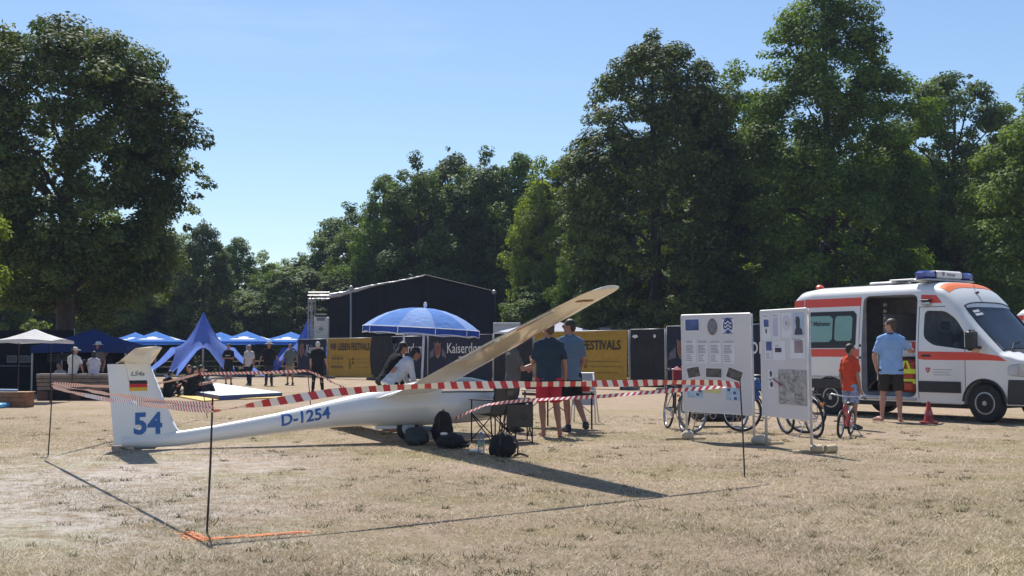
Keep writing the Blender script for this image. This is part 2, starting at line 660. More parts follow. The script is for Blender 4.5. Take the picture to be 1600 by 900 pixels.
def crown_mesh(name, prof, nclus, nleaf, leaf, m, seed, lobes=0.22, rc=1.1, droop=0.0, shell=0.45, spikes=0, extra=()):
    """prof: (height, radius) pairs of the crown's outline. Leaves sit in many
    twig clumps spread through the outer part of that volume."""
    rng = np.random.default_rng(seed)
    zs = np.array([p[0] for p in prof])
    rs = np.array([p[1] for p in prof])
    zz = np.linspace(zs[0], zs[-1], 200)
    rr = np.interp(zz, zs, rs)
    wgt = rr + .25
    cz = rng.choice(zz, nclus, p=wgt / wgt.sum()) + rng.normal(0, .3, nclus)
    th = rng.random(nclus) * 2 * np.pi
    ph = rng.random(6) * 6.28
    lob = 1 + lobes * (np.sin(2 * th + ph[0] + cz * .35) * .5 + np.sin(3 * th + ph[1] - cz * .8) * .45 + np.sin(5 * th + ph[2] + cz * 1.1) * .4)
    rad = np.interp(cz, zs, rs) * lob * np.sqrt(shell + (1 - shell) * rng.random(nclus)) * (1 + rng.normal(0, .06, nclus))
    cen = np.stack([rad * np.cos(th), rad * np.sin(th), cz], 1)
    if spikes:
        kk = rng.integers(0, nclus, spikes)
        sp = cen[kk] + np.stack([rng.normal(0, .2, spikes), rng.normal(0, .2, spikes), rng.uniform(.25, .8, spikes)], 1) + cen[kk] * np.array([.08, .08, 0])
        cen = np.concatenate([cen, sp])
    if len(extra):
        cen = np.concatenate([cen, np.array(extra, float)])
    nclus = len(cen)
    size = rc * (0.45 + .9 * rng.random(nclus) ** 1.3)
    if spikes:
        size[-(spikes + len(extra)):] *= .62
    k = rng.poisson(nleaf * 1.25 * (size / rc) ** 2) + 4
    ci = np.repeat(np.arange(nclus), k)
    n = len(ci)
    d = rng.normal(0, 1, (n, 3))
    d /= np.linalg.norm(d, axis=1)[:, None]
    r = (0.35 + .65 * rng.random(n) ** .6)
    off = d * r[:, None] * size[ci][:, None]
    off[:, 2] *= .62
    # clumps sag outwards
    out = cen[ci].copy()
    out[:, 2] = 0
    out /= (np.linalg.norm(out, axis=1)[:, None] + 1e-6)
    rad2 = (off * out).sum(1)
    off[:, 2] -= droop * np.abs(rad2)
    pos = cen[ci] + off
    nrm = d * .55 + out * .3 + np.array([0, 0, .75]) + rng.normal(0, .4, (n, 3))
    nrm /= np.linalg.norm(nrm, axis=1)[:, None]
    t = np.cross(nrm, rng.normal(0, 1, (n, 3)))
    t /= np.linalg.norm(t, axis=1)[:, None]
    b = np.cross(nrm, t)
    L = leaf * .86 * (.5 + 1.0 * rng.random(n))[:, None]
    v = np.stack([pos - t * L, pos - b * L * .52, pos + t * L, pos + b * L * .52], 1).reshape(-1, 3)
    return arr_mesh(name, v, None, m, 4), cen


def trunk_mesh(mb, cen, h, r0, seed, nl=10, fork=0.35):
    rng = random.Random(seed)
    lean = (rng.uniform(-.3, .3), rng.uniform(-.3, .3))
    P = [Vector((lean[0] * (i / 8) ** 2, lean[1] * (i / 8) ** 2, h * i / 8)) for i in range(9)]
    mb.tube(P, [r0 * 1.35 if i == 0 else r0 * (1 - .88 * i / 8) for i in range(9)], 9)
    idx = rng.sample(range(len(cen)), min(nl, len(cen)))
    for i in idx:
        e = Vector(cen[i])
        zb = max(h * fork * rng.uniform(.8, 1.2), min(e.z * .75, h * .85))
        q = zb / h
        s = Vector((lean[0] * q * q, lean[1] * q * q, zb))
        md = (s + e) / 2 + Vector((0, 0, rng.uniform(.2, .9)))
        mb.tube([s, md, e], [r0 * .42 * (1.1 - q), r0 * .22 * (1.1 - q) + .02, .02], 5)
    return mb


def tree(loc, prof, label, m, seed, nclus, nleaf, leaf, group=None, cat="tree", r0=.3, rotz=0, name="broadleaf_tree", limbs=14, **kw):
    t = thing(name, label, cat, loc, rotz, group)
    me, cen = crown_mesh("crown", prof, nclus, nleaf, leaf, m, seed, **kw)
    c = D.objects.new("crown", me)
    COL.objects.link(c)
    c.parent = t
    trunk_mesh(MB(), cen, prof[-1][0] * .93, r0, seed, limbs).build("trunk", BARK, t, True)
    return t


# the big solitary linden at left, its crown hanging low
YL = 45.0
tree((gx(103, YL), YL, 0),
     [(3.2, 1.4), (4.0, 3.3), (5.4, 3.9), (8, 4.0), (10.3, 3.9), (11.4, 3.6), (12.2, 3.1), (12.8, 2.3), (13.15, 1.2)],
     "huge dense dark linden standing alone at the left, crown hanging over the tents", LINDEN, 11, 640, 215, .10, "big park trees", r0=.42,
     name="linden_tree", lobes=.10, rc=.66, shell=.5, droop=.35, limbs=18, spikes=60,
     extra=[(4.95, -1.2, 7.9), (5.4, -1.1, 7.5), (5.1, -1.2, 7.0), (4.9, -1, 6.5), (4.7, -.8, 8.2), (4.6, -.6, 5.9), (5.2, -.9, 7.8)])
YT = 33.0
tree((gx(-72, YT), YT, 0), [(2.6, .5), (3.2, 1.0), (4.2, 1.25), (5.0, 1.05), (5.6, .5), (5.8, .2)],
     "small yellow-green tree cut off by the left edge of the picture", BRIGHT, 12, 90, 170, .075, r0=.12, rc=.42, lobes=.15, limbs=8)

# tall trees at right behind the boards and the ambulance
YR = 58.0
tree((gx(1026, YR), YR, 0),
     [(1.0, 2.8), (4.0, 4.0), (8, 4.1), (11, 3.7), (12.6, 3.3), (14.0, 2.9), (15.0, 2.3), (15.8, 1.5), (16.4, .6)],
     "tall dark dome-topped tree rising left of centre-right, beside the raised wing tip", LINDEN, 13, 760, 190, .105, "big park trees", r0=.4,
     name="linden_tree", lobes=.12, rc=.66, shell=.5, droop=.35, limbs=18, spikes=50)
YM = 57.0
tree((gx(1300, YM), YM, 0),
     [(1.2, 3.0), (3.5, 4.5), (7, 4.7), (10, 4.3), (12.4, 3.8), (14.0, 3.4), (15.9, 2.6), (17.0, 1.9), (18.2, 1.2), (19.4, .4)],
     "tallest maple with feathery layered boughs, its top cut by the picture's upper edge", MAPLE, 14, 600, 220, .108, "big park trees", r0=.42,
     name="maple_tree", lobes=.30, rc=.78, shell=.4, droop=.15, limbs=30, spikes=60)
YO = 64.0
tree((gx(1488, YO), YO, 0),
     [(1.5, 2.4), (5, 3.2), (9, 3.3), (12.2, 2.9), (13.7, 2.6), (14.8, 2.0), (15.4, 1.2), (15.7, .4)],
     "round-topped dark oak behind the ambulance roof", OAK, 15, 420, 190, .112, "big park trees", r0=.34,
     name="oak_tree", lobes=.16, rc=.72, limbs=20, spikes=30)
YG = 49.0
tree((gx(1640, YG), YG, 0),
     [(1.0, 2.0), (3, 3.0), (6, 3.3), (8.4, 2.9), (9.8, 1.9), (10.6, 1.1), (11.0, .4)],
     "light green tree at the right edge, above the windscreen of the ambulance", MAPLE, 16, 330, 200, .10, r0=.26,
     name="maple_tree", lobes=.22, rc=.66, limbs=14, spikes=40)
YB = 72.0
tree((gx(1136, YB), YB, 0),
     [(2, 3.4), (6, 4.4), (10, 4.4), (13.5, 3.8), (15.6, 3.0), (16.8, 1.6), (17.2, .6)],
     "paler green tree showing between the dome-topped tree and the tallest maple", MAPLE, 17, 360, 170, .135, r0=.3,
     lobes=.2, rc=.85, spikes=40)

# woodland edge behind the stage: individually placed trees, a few crown shapes shared
PROTO = []
for k, (m, prof, kw) in enumerate([
    (OAK, [(.8, 2.4), (3, 3.4), (6, 3.6), (9, 3.2), (11.5, 2.3), (13.2, 1.2), (14, .3)], dict(lobes=.28, rc=.85)),
    (LINDEN, [(.6, 2.6), (3, 3.2), (6, 3.3), (9, 2.8), (11.5, 1.9), (13, 1.0), (14, .3)], dict(lobes=.24, rc=.78, droop=.3)),
    (MAPLE, [(.8, 2.2), (3, 3.3), (6.5, 3.5), (9.5, 2.8), (12, 1.6), (14, .3)], dict(lobes=.32, rc=.82)),
    (BRIGHT, [(.6, 2.2), (3, 3.1), (7, 3.1), (10, 2.4), (12.5, 1.4), (14, .3)], dict(lobes=.3, rc=.82)),
]):
    me, cen = crown_mesh("crown", prof, 300, 165, .135, m, 30 + k, spikes=45, **kw)
    tm = trunk_mesh(MB(), cen, 13, .28, 30 + k, 12).mesh("trunk", BARK, True)
    PROTO.append((me, tm))


def wood_tree(px, top, Y, k, label, wide=1.0, group=None, rz=None, name="woodland_tree"):
    t = thing(name, label, "tree", (gx(px, Y), Y, 0), random.uniform(0, 6.28) if rz is None else rz, group)
    s = gz(top, Y) / 14.0
    t.scale = (s * wide, s * wide, s)
    for nm, me in (("crown", PROTO[k][0]), ("trunk", PROTO[k][1])):
        o = D.objects.new(nm, me)
        COL.objects.link(o)
        o.parent = t
    return t


EDGE = [  # px, top, Y, kind, width, label
    (470, 404, 92, 0, 1.0, "low rounded tree at the far end of the wood, left of the truss tower"),
    (508, 372, 88, 2, 1.0, "tree stepping up the slope of the wood directly above the truss tower"),
    (556, 345, 84, 0, 1.05, "middling tree above the left slope of the stage roof"),
    (607, 274, 80, 2, .85, "pointed tree at the left shoulder of the high wood, sky beside its top"),
    (655, 254, 78, 0, .95, "full dark tree above the ridge of the black stage"),
    (707, 242, 82, 1, .9, "narrow dark tree right of the stage ridge with a tufted top"),
    (752, 246, 80, 0, .95, "dark tree above the right corner of the black stage"),
    (806, 240, 78, 2, .8, "spiky-topped tree above the blue umbrella's right edge"),
    (848, 252, 70, 3, .72, "yellow-green sunlit tree in front of the wood, above the raised wing"),
    (886, 243, 72, 1, .85, "tree tucked against the left flank of the tall dome-topped tree"),
    (905, 330, 62, 2, .6, "low tree with bright hanging boughs, above the glider wing tip"),
    (318, 350, 78, 1, .9, "dark tree at the right foot of the big linden, above the star tent"),
    (368, 372, 90, 2, .95, "rounded tree behind the blue parasols, dark at the base"),
    (411, 396, 96, 3, .9, "small light green tree at the lowest point of the skyline"),
    (1572, 205, 68, 0, .95, "dark tree above the bonnet of the ambulance, behind the light green one"),
    (1392, 190, 72, 1, 1.0, "dark tree filling the gap between the tallest maple and the round-topped oak"),
    (1170, 185, 66, 2, .9, "green tree low between the dome-topped tree and the tallest maple"),
    (1650, 120, 74, 0, .9, "dark tree rising at the very right edge of the picture"),
    (443, 408, 104, 3, .9, "farthest small tree in the dip of the skyline"),
]
for px, top, Y, k, w, lb in EDGE:
    wood_tree(px, top, Y, k, lb, w, "trees along the edge of the wood")
for i, (px, top, Y, k) in enumerate([(-30, 300, 74, 3), (40, 330, 80, 2), (112, 345, 84, 3), (175, 335, 78, 3), (240, 330, 82, 1), (288, 370, 88, 3)]):
    wood_tree(px, top, Y, k, "woodland tree behind the big linden, " + ["left of its trunk at the picture's edge", "left of its trunk above the white pavilion", "straight behind its trunk", "right of its trunk above the navy pavilion", "under the right side of its crown", "at the right fringe of its crown"][i], 1.1, "trees behind the big linden")
FOOT = ['truss tower', "stage's left pole", "stage's left roof slope", 'stage ridge', "stage's right roof slope", "stage's right corner", 'white pavilion roof', 'raised wing tip', 'pink-white pavilion', 'plain dark fence panel', 'left display board', 'gap between the display boards', "ambulance's rear end", "ambulance's rear window", 'sliding door', "ambulance's light bar", 'windscreen', 'bonnet', 'right edge of the frame']
for i, px in enumerate(range(470, 1610, 62)):
    wood_tree(px + random.uniform(-14, 14), 425 + random.uniform(-25, 15), (81 if px < 800 else 69) + random.uniform(-2.5, 3), i % 4,
              "low dark understorey tree at the wood's foot, behind the " + FOOT[min(i, len(FOOT) - 1)], 1.7, "understorey trees at the foot of the wood", name="understorey_tree")
for i, px in enumerate(range(-60, 470, 66)):
    wood_tree(px + random.uniform(-14, 14), 462 + random.uniform(-12, 12), 88 + random.uniform(-3, 3), (i + 1) % 4,
              "low shrubby tree at the left, behind the " + ["left edge", "white pavilion's left side", "white pavilion's right side", "navy pavilion", "leftmost blue parasol", "star tent's left legs", "star tent's peak", "middle blue parasol", "rightmost blue parasol"][i], 2.0, "understorey trees behind the tents", name="understorey_tree")
DEEP = ['above the left slope of the stage roof', 'above the stage ridge', "above the stage's right corner", 'above the raised wing', 'left of the dome-topped tree', "behind the dome-topped tree's left half", "behind the dome-topped tree's right half", 'left of the tallest maple', 'behind the tallest maple', 'right of the tallest maple', 'behind the round-topped oak', 'right of the round-topped oak', "at the picture's right edge"]
for i, px in enumerate(range(560, 1650, 90)):
    wood_tree(px + random.uniform(-20, 20), (330 if px < 620 else 285 if px < 960 else 205 if px < 1420 else 240) + random.uniform(-10, 25), 92 + random.uniform(-4, 4), i % 3,
              "tree deep inside the wood, seen through gaps " + DEEP[i], 1.25, "trees deep in the wood")

# ------------------------------------------------------------------ glider
HEAD = math.atan2(.39, .92)
GL = thing("glider", "white sailplane with blue 54 on its fin, near wing raised, resting on the dry grass", "glider", (-5.03, 16.76, 0))
GL.rotation_euler = (R(-8.0), 0, HEAD)
ST = np.array([  # L, centre height, upper half-height, lower half-height, half-width
    (-.30, .125, .07, .06, .03), (-.10, .13, .09, .08, .055), (.1, .13, .10, .10, .07), (.475, .145, .105, .105, .082), (.89, .20, .108, .115, .092),
    (1.35, .262, .125, .132, .11), (1.82, .325, .145, .15, .13), (2.3, .40, .172, .178, .158), (2.7, .455, .205, .21, .19), (3.0, .49, .235, .235, .22),
    (3.3, .515, .27, .262, .25), (3.66, .53, .32, .285, .277), (3.95, .535, .37, .29, .292), (4.25, .54, .415, .29, .30), (4.55, .545, .43, .285, .30),
    (4.85, .545, .405, .268, .288), (5.1, .545, .35, .24, .262), (5.32, .545, .27, .205, .222), (5.5, .545, .18, .16, .17), (5.62, .545, .115, .11, .115),
    (5.69, .545, .06, .06, .06), (5.715, .545, .012, .012, .012)])
LS = np.concatenate([np.linspace(-.3, 3.3, 30), np.linspace(3.4, 5.5, 36), [5.56, 5.62, 5.66, 5.69, 5.705, 5.715]])


def fus(L):
    return [float(np.interp(L, ST[:, 0], ST[:, k])) for k in (1, 2, 3, 4)]


NS = 40
RIM = .71


def fus_pt(L, q):
    zc, hu, hl, hw = fus(L)
    c, s = math.cos(q), math.sin(q)
    return Vector((L, hw * (abs(c) ** .92) * (1 if c > 0 else -1), zc + (hu if s > 0 else hl) * s))


def fus_side(L, z, eps=.004):
    zc, hu, hl, hw = fus(L)
    h = hu if z > zc else hl
    return -(hw * max(0, 1 - min(1, abs(z - zc) / h) ** 2) ** .46) - eps


body, canopy = MB(), MB()
rings = [[fus_pt(L, 2 * math.pi * k / NS) for k in range(NS)] for L in LS]
vs = [p for r_ in rings for p in r_]
fb, fc = [], []
for i in range(len(LS) - 1):
    for k in range(NS):
        f = (i * NS + k, i * NS + (k + 1) % NS, (i + 1) * NS + (k + 1) % NS, (i + 1) * NS + k)
        c = sum((vs[j] for j in f), Vector()) / 4
        (fc if (3.92 < c.x < 5.42 and c.z > RIM) else fb).append(f)
body.add(vs, fb + [tuple(range(NS))])
body.build("fuselage", WHITE, GL, auto=50)
cano = MB().add(vs, fc)
co = cano.build("canopy", glass("canopy_glass", (.30, .42, .55), .16), GL, True)
bm = bmesh.new()
bm.from_mesh(co.data)
bmesh.ops.delete(bm, geom=[v for v in bm.verts if not v.link_faces], context='VERTS')
bm.to_mesh(co.data)
bm.free()
DGREY = mat("cockpit_grey", (.10, .10, .11), .7)
for sgn in (-1, 1):
    rail = [(L, sgn * abs(fus_side(L, RIM, .006)), RIM + .004) for L in np.linspace(3.93, 5.4, 16)]
    MB().tube(rail, .013, 6).build("canopy_frame", DGREY, co)
bow = [fus_pt(4.0, q) + Vector((0, 0, .004)) for q in np.linspace(.45, math.pi - .45, 14)]
MB().tube(bow, .014, 6).build("canopy_frame", DGREY, co)
ck = MB()
ck.add([(4.0, -.22, .40), (5.35, -.13, .42), (5.35, .13, .42), (4.0, .22, .40)], [(0, 1, 2, 3)])
ck.build("cockpit_floor", DGREY, GL)
MB().bbox((4.22, 0, .62), (.10, .34, .42), .04).xform(Matrix.Translation((4.22, 0, .62)) @ Matrix.Rotation(R(-28), 4, 'Y') @ Matrix.Translation((-4.22, 0, -.62))).build("seat_back", mat("seat_fabric", (.30, .26, .2), .9), GL)
MB().bbox((4.08, 0, .84), (.07, .15, .13), .03).build("headrest", mat("tan_headrest", (.45, .36, .24), .9), GL)
MB().bbox((5.0, 0, .68), (.10, .22, .16), .03).build("instrument_panel", BLACK, GL)

# lettering on the boom follows the round fuselage
def fus_text(body_, size, L0, L1, z0, slope, name="lettering", m=BLUEPRINT):
    t = text_mb(body_, size, .006)
    xs = [v[0] for v in t.v]
    w = max(xs) - min(xs)
    k = (L1 - L0) / w
    t.v = [(L0 + (v[0] - min(xs)) * k, z0 + v[1] + (v[0] - min(xs)) * k * slope, 0) for v in t.v]
    o = t.build(name, m, GL)
    b = bmesh.new()
    b.from_mesh(o.data)
    bmesh.ops.triangulate(b, faces=b.faces)
    bmesh.ops.subdivide_edges(b, edges=[e for e in b.edges if e.calc_length() > .03], cuts=2, use_grid_fill=True)
    for v in b.verts:
        L, z = v.co.x, v.co.y
        v.co = Vector((L, fus_side(L, z), z))
    b.to_mesh(o.data)
    b.free()


fus_text("D-1254", .235, 1.86, 2.56, .275, .135)

# fin, rudder, tailplane
def aero(pts_le, chord, thick, y_is='y'):
    ring = []
    xs = [0, .02, .08, .2, .35, .55, .78, 1.0]
    th = [0, .32, .68, .96, 1.0, .8, .4, .03]
    for x, t in list(zip(xs, th)) + [(x, -t) for x, t in list(zip(xs, th))[-1:0:-1]]:
        ring.append((x * chord, t * thick / 2))
    return ring


def fin_ring(z, xle, xte, th):
    return [Vector((xle - cx, cy, z)) for cx, cy in aero(None, xle - xte, th)]


def lerp(a, b, t):
    return a + (b - a) * t


def fin_part(f0, f1, z0=.12, z1=1.19, th0=.10, th1=.07):
    mb = MB()
    rs = []
    for i in range(9):
        t = i / 8
        z = lerp(z0, z1, t)
        le, te = lerp(.50, .07, t ** .93) + (.10 * max(0, .16 - t) / .16 if f0 == 0 else 0), lerp(-.405, -.50, t)
        rs.append((z, le, te, lerp(th0, th1, t)))
    full = [fin_ring(*r_) for r_ in rs]
    n = len(full[0])
    out = []
    for (z, le, te, th), ring in zip(rs, full):
        a, b = le - (le - te) * f0, le - (le - te) * f1
        pts = []
        for j in range(9):
            x = lerp(a, b, j / 8)
            u = (le - x) / (le - te)
            h = th / 2 * np.interp(u, [0, .02, .08, .2, .35, .55, .78, 1], [0, .32, .68, .96, 1, .8, .4, .03])
            pts.append((x, h))
        out.append([Vector((x, h, z)) for x, h in pts] + [Vector((x, -h, z)) for x, h in pts[::-1]])
    mb.loft(out)
    return mb


fin_part(0, .585).build("fin", WHITE, GL, auto=60)
rud = fin_part(.592, 1.0, .075, 1.185).build("rudder", WHITE, GL, auto=60)


def fin_y(x, z, eps=.004):
    t = (z - .12) / 1.07
    le, te = lerp(.50, .07, t ** .93), lerp(-.405, -.50, t)
    u = (le - x) / (le - te)
    return -lerp(.10, .07, t) / 2 * float(np.interp(u, [0, .02, .08, .2, .35, .55, .78, 1], [0, .32, .68, .96, 1, .8, .4, .03])) - eps


def fin_patch(mb, name, m, eps=.004):
    o = mb.build(name, m, GL)
    b = bmesh.new()
    b.from_mesh(o.data)
    bmesh.ops.triangulate(b, faces=b.faces)
    bmesh.ops.subdivide_edges(b, edges=b.edges, cuts=2, use_grid_fill=True)
    for v in b.verts:
        v.co = Vector((v.co.x, fin_y(v.co.x, v.co.y, eps), v.co.y))
    b.to_mesh(o.data)
    b.free()
    return o


for ch_, x_ in (("5", -.065), ("4", .128)):
    t = text_mb(ch_, .40, .014, .92)
    t.v = [(x * 1.02 + x_, y + .225, 0) for x, y, _ in t.v]
    fin_patch(t, "lettering", BLUEPRINT)
t = text_mb("LS4a", .085, .002, 1.15, .25)
t.v = [(x - .105, y + 1.02, 0) for x, y, _ in t.v]
fin_patch(t, "lettering", mat("grey_lettering", (.22, .22, .25), .5))
FLAG = [mat("flag_black", (.012, .012, .014), .5), mat("flag_red", (.50, .02, .03), .5), mat("flag_gold", (.70, .43, .03), .5)]
fl = MB()
for i in range(3):
    zz = .955 - i * .049
    fl.add([(-.205, zz - .049, 0), (.03, zz - .049, 0), (.02, zz, 0), (-.215, zz, 0)], [(0, 1, 2, 3)], i)
fin_patch(fl, "flag", FLAG)
for i in (1, 2):
    pass


def wing_ring(y, le, chord, z, th, cam_=.02, inc=0.0):
    xs = [0, .012, .05, .14, .28, .45, .65, .85, 1.0]
    th_u = [0, .26, .52, .82, 1.0, .92, .62, .25, .02]
    up = [(x, cam_ * 4 * x * (1 - x) * chord + t_ * th * .58) for x, t_ in zip(xs, th_u)]
    lo = [(x, cam_ * 4 * x * (1 - x) * chord - t_ * th * .42) for x, t_ in zip(xs, th_u)]
    pts = up + lo[-1:0:-1]
    return [Vector((le - x * chord, y, z + h + (.35 - x) * chord * math.tan(R(inc)))) for x, h in pts]


BOUNCE_TAN = mat('bounce_tan_gelcoat', (.76, .70, .55), 0.16, var=.04, coat=.5, scale=3)  # warm bounce from the dry grass put into the wing and tailplane colour


def wing_pts(side, dih, s):
    """leading edge, chord, height, thickness at span s"""
    le = 4.22 - .012 * s
    ch = float(np.interp(s, [0, .28, 4.0, 5.9, 6.3], [.90, .78, .62, .46, .41]))
    z = .70 + math.tan(R(dih)) * s + (.0 if side < 0 else -.002 * s * s)
    return le, ch, z, ch * .15


INC = 8.0


def wing(side, dih):
    mb = MB()
    rs = []
    for s in list(np.linspace(.12, 6.15, 26)) + [6.24, 6.3, 6.33]:
        le, ch, z, th = wing_pts(side, dih, s)
        k = 1 if s < 6.2 else (.95 if s < 6.27 else (.84 if s < 6.32 else .6))
        rs.append(wing_ring(side * s, le - (1 - k) * ch * .5, ch * k, z, th * k, inc=INC))
    mb.loft(rs)
    o = mb.build("wing", BOUNCE_TAN, GL, auto=60)
    # aileron: a thin control surface hinged below the trailing edge
    a = MB()
    ar = []
    for s in np.linspace(2.9, 5.5, 12):
        le, ch, z, th = wing_pts(side, dih, s)
        x0, x1 = le - ch * .80, le - ch * 1.035
        za, zb_ = (.35 - .80) * ch * math.tan(R(INC)), (.35 - 1.035) * ch * math.tan(R(INC))
        dz = -.022 + zb_ - za
        z += za
        ar.append([Vector((x0, side * s, z - th * .12)), Vector((x0, side * s, z + th * .18)), Vector((x1, side * s, z + dz + .004)), Vector((x1, side * s, z + dz - .004))])
    a.loft(ar).build("aileron", BOUNCE_TAN, o, auto=40)
    return o


W1 = wing(-1, 4.0)
W2 = wing(1, 1.3)
W1["label"] = "near wing raised towards the camera with its underside in shade"
W2["label"] = "far wing with its tip down on the ground behind the fuselage"
# orange scuff under the raised tip
le, ch, z, th = wing_pts(-1, 4.0, 5.86)
sc = MB()
ell = [(.5 + .24 * math.cos(q), math.sin(q) * .055) for q in np.linspace(0, 2 * math.pi, 20, endpoint=False)]
sc.add([(le - u * ch, -5.86 + v, z + (.35 - u) * ch * math.tan(R(INC)) + .02 * 4 * u * (1 - u) * ch - .42 * th * float(np.interp(u, [0, .28, .45, .65, .85], [0, 1, .92, .62, .25])) - .004) for u, v in ell], [tuple(range(20))])
sc.build("tip_pad", mat("orange_brown_patch", (.42, .19, .05), .6), W1)
# fillet at the wing root
fil = MB()
for side in (-1, 1):
    rr_ = []
    for s_, k in ((.10, 1.0), (.2, .93), (.30, .87)):
        rr_.append(wing_ring(side * s_, 4.26, 1.12 * k, .70 - .01 * (s_ - .1), .165 * (1.05 - s_ * .5), inc=5.0))
    fil.loft(rr_)
fil.build("root_fillet", WHITE, GL, auto=60)
tp = MB()
rs = []
for s in [-1.42, -1.36, -1.2, -.8, -.4, 0, .4, .8, 1.2, 1.36, 1.42]:
    ch = .46 - .13 * abs(s) / 1.36
    k = .55 if abs(s) > 1.4 else 1
    rs.append(wing_ring(s, .10 - .03 * abs(s), ch * k, 1.21, .05 * k, 0))
tp.loft(rs).build("tailplane", BOUNCE_TAN, GL, auto=60)
MB().bbox((-.33, -.0, 1.19), (.12, .025, .03), .008).build("elevator_fitting", BLACK, GL)
wh = thing  # (wheel and skid are parts of the glider)
w = MB()
w.torus((3.78, 0, .20), .125, .055, 'Y', 28, 8)
w.build("main_wheel", RUBBER, GL, True)
MB().lathe([(.02, -.05), (.11, -.045), (.11, .045), (.02, .05)], 18, (3.78, 0, .20), 'Y').build("wheel_hub", STEEL, GL, auto=40)
MB().bbox((3.45, 0, .225), (.34, .03, .05), .01).build("gear_door", WHITE, GL)
MB().bbox((.0, 0, .035), (.30, .05, .05), .02).build("tail_skid", mat("grey_skid", (.25, .25, .25), .7), GL)

# ------------------------------------------------------------------ barrier rods and tape
def rod(base, top, label):
    o = MB().tube([base, [lerp(base[i], top[i], .5) + (.004 if i == 0 else 0) for i in range(3)], top], [.0085, .0085, .007], 7).build("barrier_rod", DSTEEL)
    o.location = base
    for v in o.data.vertices:
        v.co -= Vector(base)
    return tag(o, label, "rod", "thin rods holding the barrier tape")


B_FR = (-2.27, 9.13)
B_RI = (2.49, 13.1)
B_LE = (-6.03, 15.9)
T_FR = (-2.24, 9.13, gz(622, 9.13))
T_RI = (gx(1155, 13.1), 13.1, gz(589, 13.1))
T_LE = (gx(84, 15.9), 15.9, gz(597, 15.9))
rod((*B_FR, 0), T_FR, "thin dark rod nearest the camera, between the fin and the picture's left edge")
rod((*B_RI, 0), T_RI, "thin dark rod in front of the left display board")
rod((*B_LE, 0), T_LE, "thin dark rod left of the glider's fin")
rod((gx(326, 24.7), 24.7, 0), (gx(313, 24.7), 24.7, gz(582, 24.7)), "thin leaning rod behind the fin, in front of the gym mat")
rod((gx(489, 22.0), 22.0, 0), (gx(481, 22.0), 22.0, gz(577, 22.0)), "thin rod behind the tail boom, beside the man in black")
rod((gx(566, 21.0), 21.0, 0), (gx(553, 21.0), 21.0, .68), "short rod hidden low behind the tail boom, where the far tape dips")


def tape(pts, width, period, label, twist=(), slack=0.0, seed=0):
    """striped ribbon along a polyline; every stripe is its own slanted face"""
    rng = random.Random(seed)
    P = [Vector(p) for p in pts]
    seg = [0]
    for a, b in zip(P, P[1:]):
        seg.append(seg[-1] + (b - a).length)
    n = max(4, int(seg[-1] / (period / 2)))
    T = np.array(seg)

    def at(d):
        d = min(max(d, 0), seg[-1])
        return Vector([float(np.interp(d, T, [p[k] for p in P])) for k in range(3)])
    mb = MB()
    sub = 2
    for i in range(n):
        for j in range(sub):
            q0, q1 = (i + j / sub) / n, (i + (j + 1) / sub) / n
            row = []
            for q in (q0, q1):
                d = q * seg[-1]
                roll = sum(a * math.exp(-((q - c) / wd) ** 2) for c, wd, a in twist) + .45 + .35 * math.sin(q * 23 + seed) + .12 * math.sin(q * 61 + seed)
                tan = (at(d + .02) - at(d - .02)).normalized()
                side = tan.cross(Vector((0, 0, 1))).normalized()
                up = (Vector((0, 0, 1)) * math.cos(roll) + side * math.sin(roll))
                nar = .5 * width
                c = at(d)
                sl = tan * (width * .55)
                row.append((c + up * nar - sl * .5, c - up * nar + sl * .5))
            mb.add([row[0][0], row[1][0], row[1][1], row[0][1]], [(0, 1, 2, 3)], i % 2)
    o = mb.build("barrier_tape", [TRED, TWHITE])
    return tag(o, label, "tape", "red and white barrier tapes round the glider")


def plan(px, A, Bp):
    """point of the ground line A-Bp that stands in the direction of column px"""
    r = (px - 800) / F
    dx, dy = Bp[0] - A[0], Bp[1] - A[1]
    t = (r * A[1] - A[0]) / (dx - r * dy)
    return A[0] + dx * t, A[1] + dy * t


def run(A, Bp, pts):
    out = []
    for px, py in pts:
        x, y = plan(px, A, Bp)
        out.append((x, y, gz(py, y)))
    return out


tape(run(B_FR, B_RI, [(333, 642), (352, 640), (385, 634), (420, 629), (470, 621), (520, 613), (580, 608), (640, 604), (700, 602), (780, 601), (860, 600), (960, 599), (1060, 597), (1120, 598), (1154, 602)]),
     .066, .14, "long front tape from the nearest rod to the rod before the left display board", [(.03, .03, .5), (.11, .03, -.5)], seed=1)
tape(run(B_LE, B_FR, [(84, 600), (120, 607), (170, 615), (230, 624), (290, 631), (334, 633)]), .05, .085,
     "upper tape strand sagging across the fin from the left rod", [(.3, .2, .6)], seed=2)
tape(run(B_LE, B_FR, [(84, 604), (120, 614), (170, 624), (230, 632), (290, 638), (333, 641)]), .045, .085,
     "lower tape strand sagging across the fin from the left rod", [(.5, .2, -.7)], seed=3)
bl = (gx(313, 24.7), 24.7)
br = (gx(481, 22.0), 22.0)
tape(run(B_LE, bl, [(85, 600), (150, 603), (200, 604), (250, 599), (313, 584)]), .06, .10, "tape running behind the fin to the leaning rod before the gym mat", [(.4, .2, .9)], seed=4)
tape(run(bl, br, [(313, 584), (360, 583), (420, 582), (481, 579)]), .06, .14, "tape level across the walkers, between the two farther rods", seed=5)
tape(run(br, (gx(553, 21), 21), [(481, 579), (505, 589), (530, 602), (553, 612)]), .05, .10, "short tape dropping behind the tail boom beside the man in black", seed=6)
NB = (-.82, 17.62)
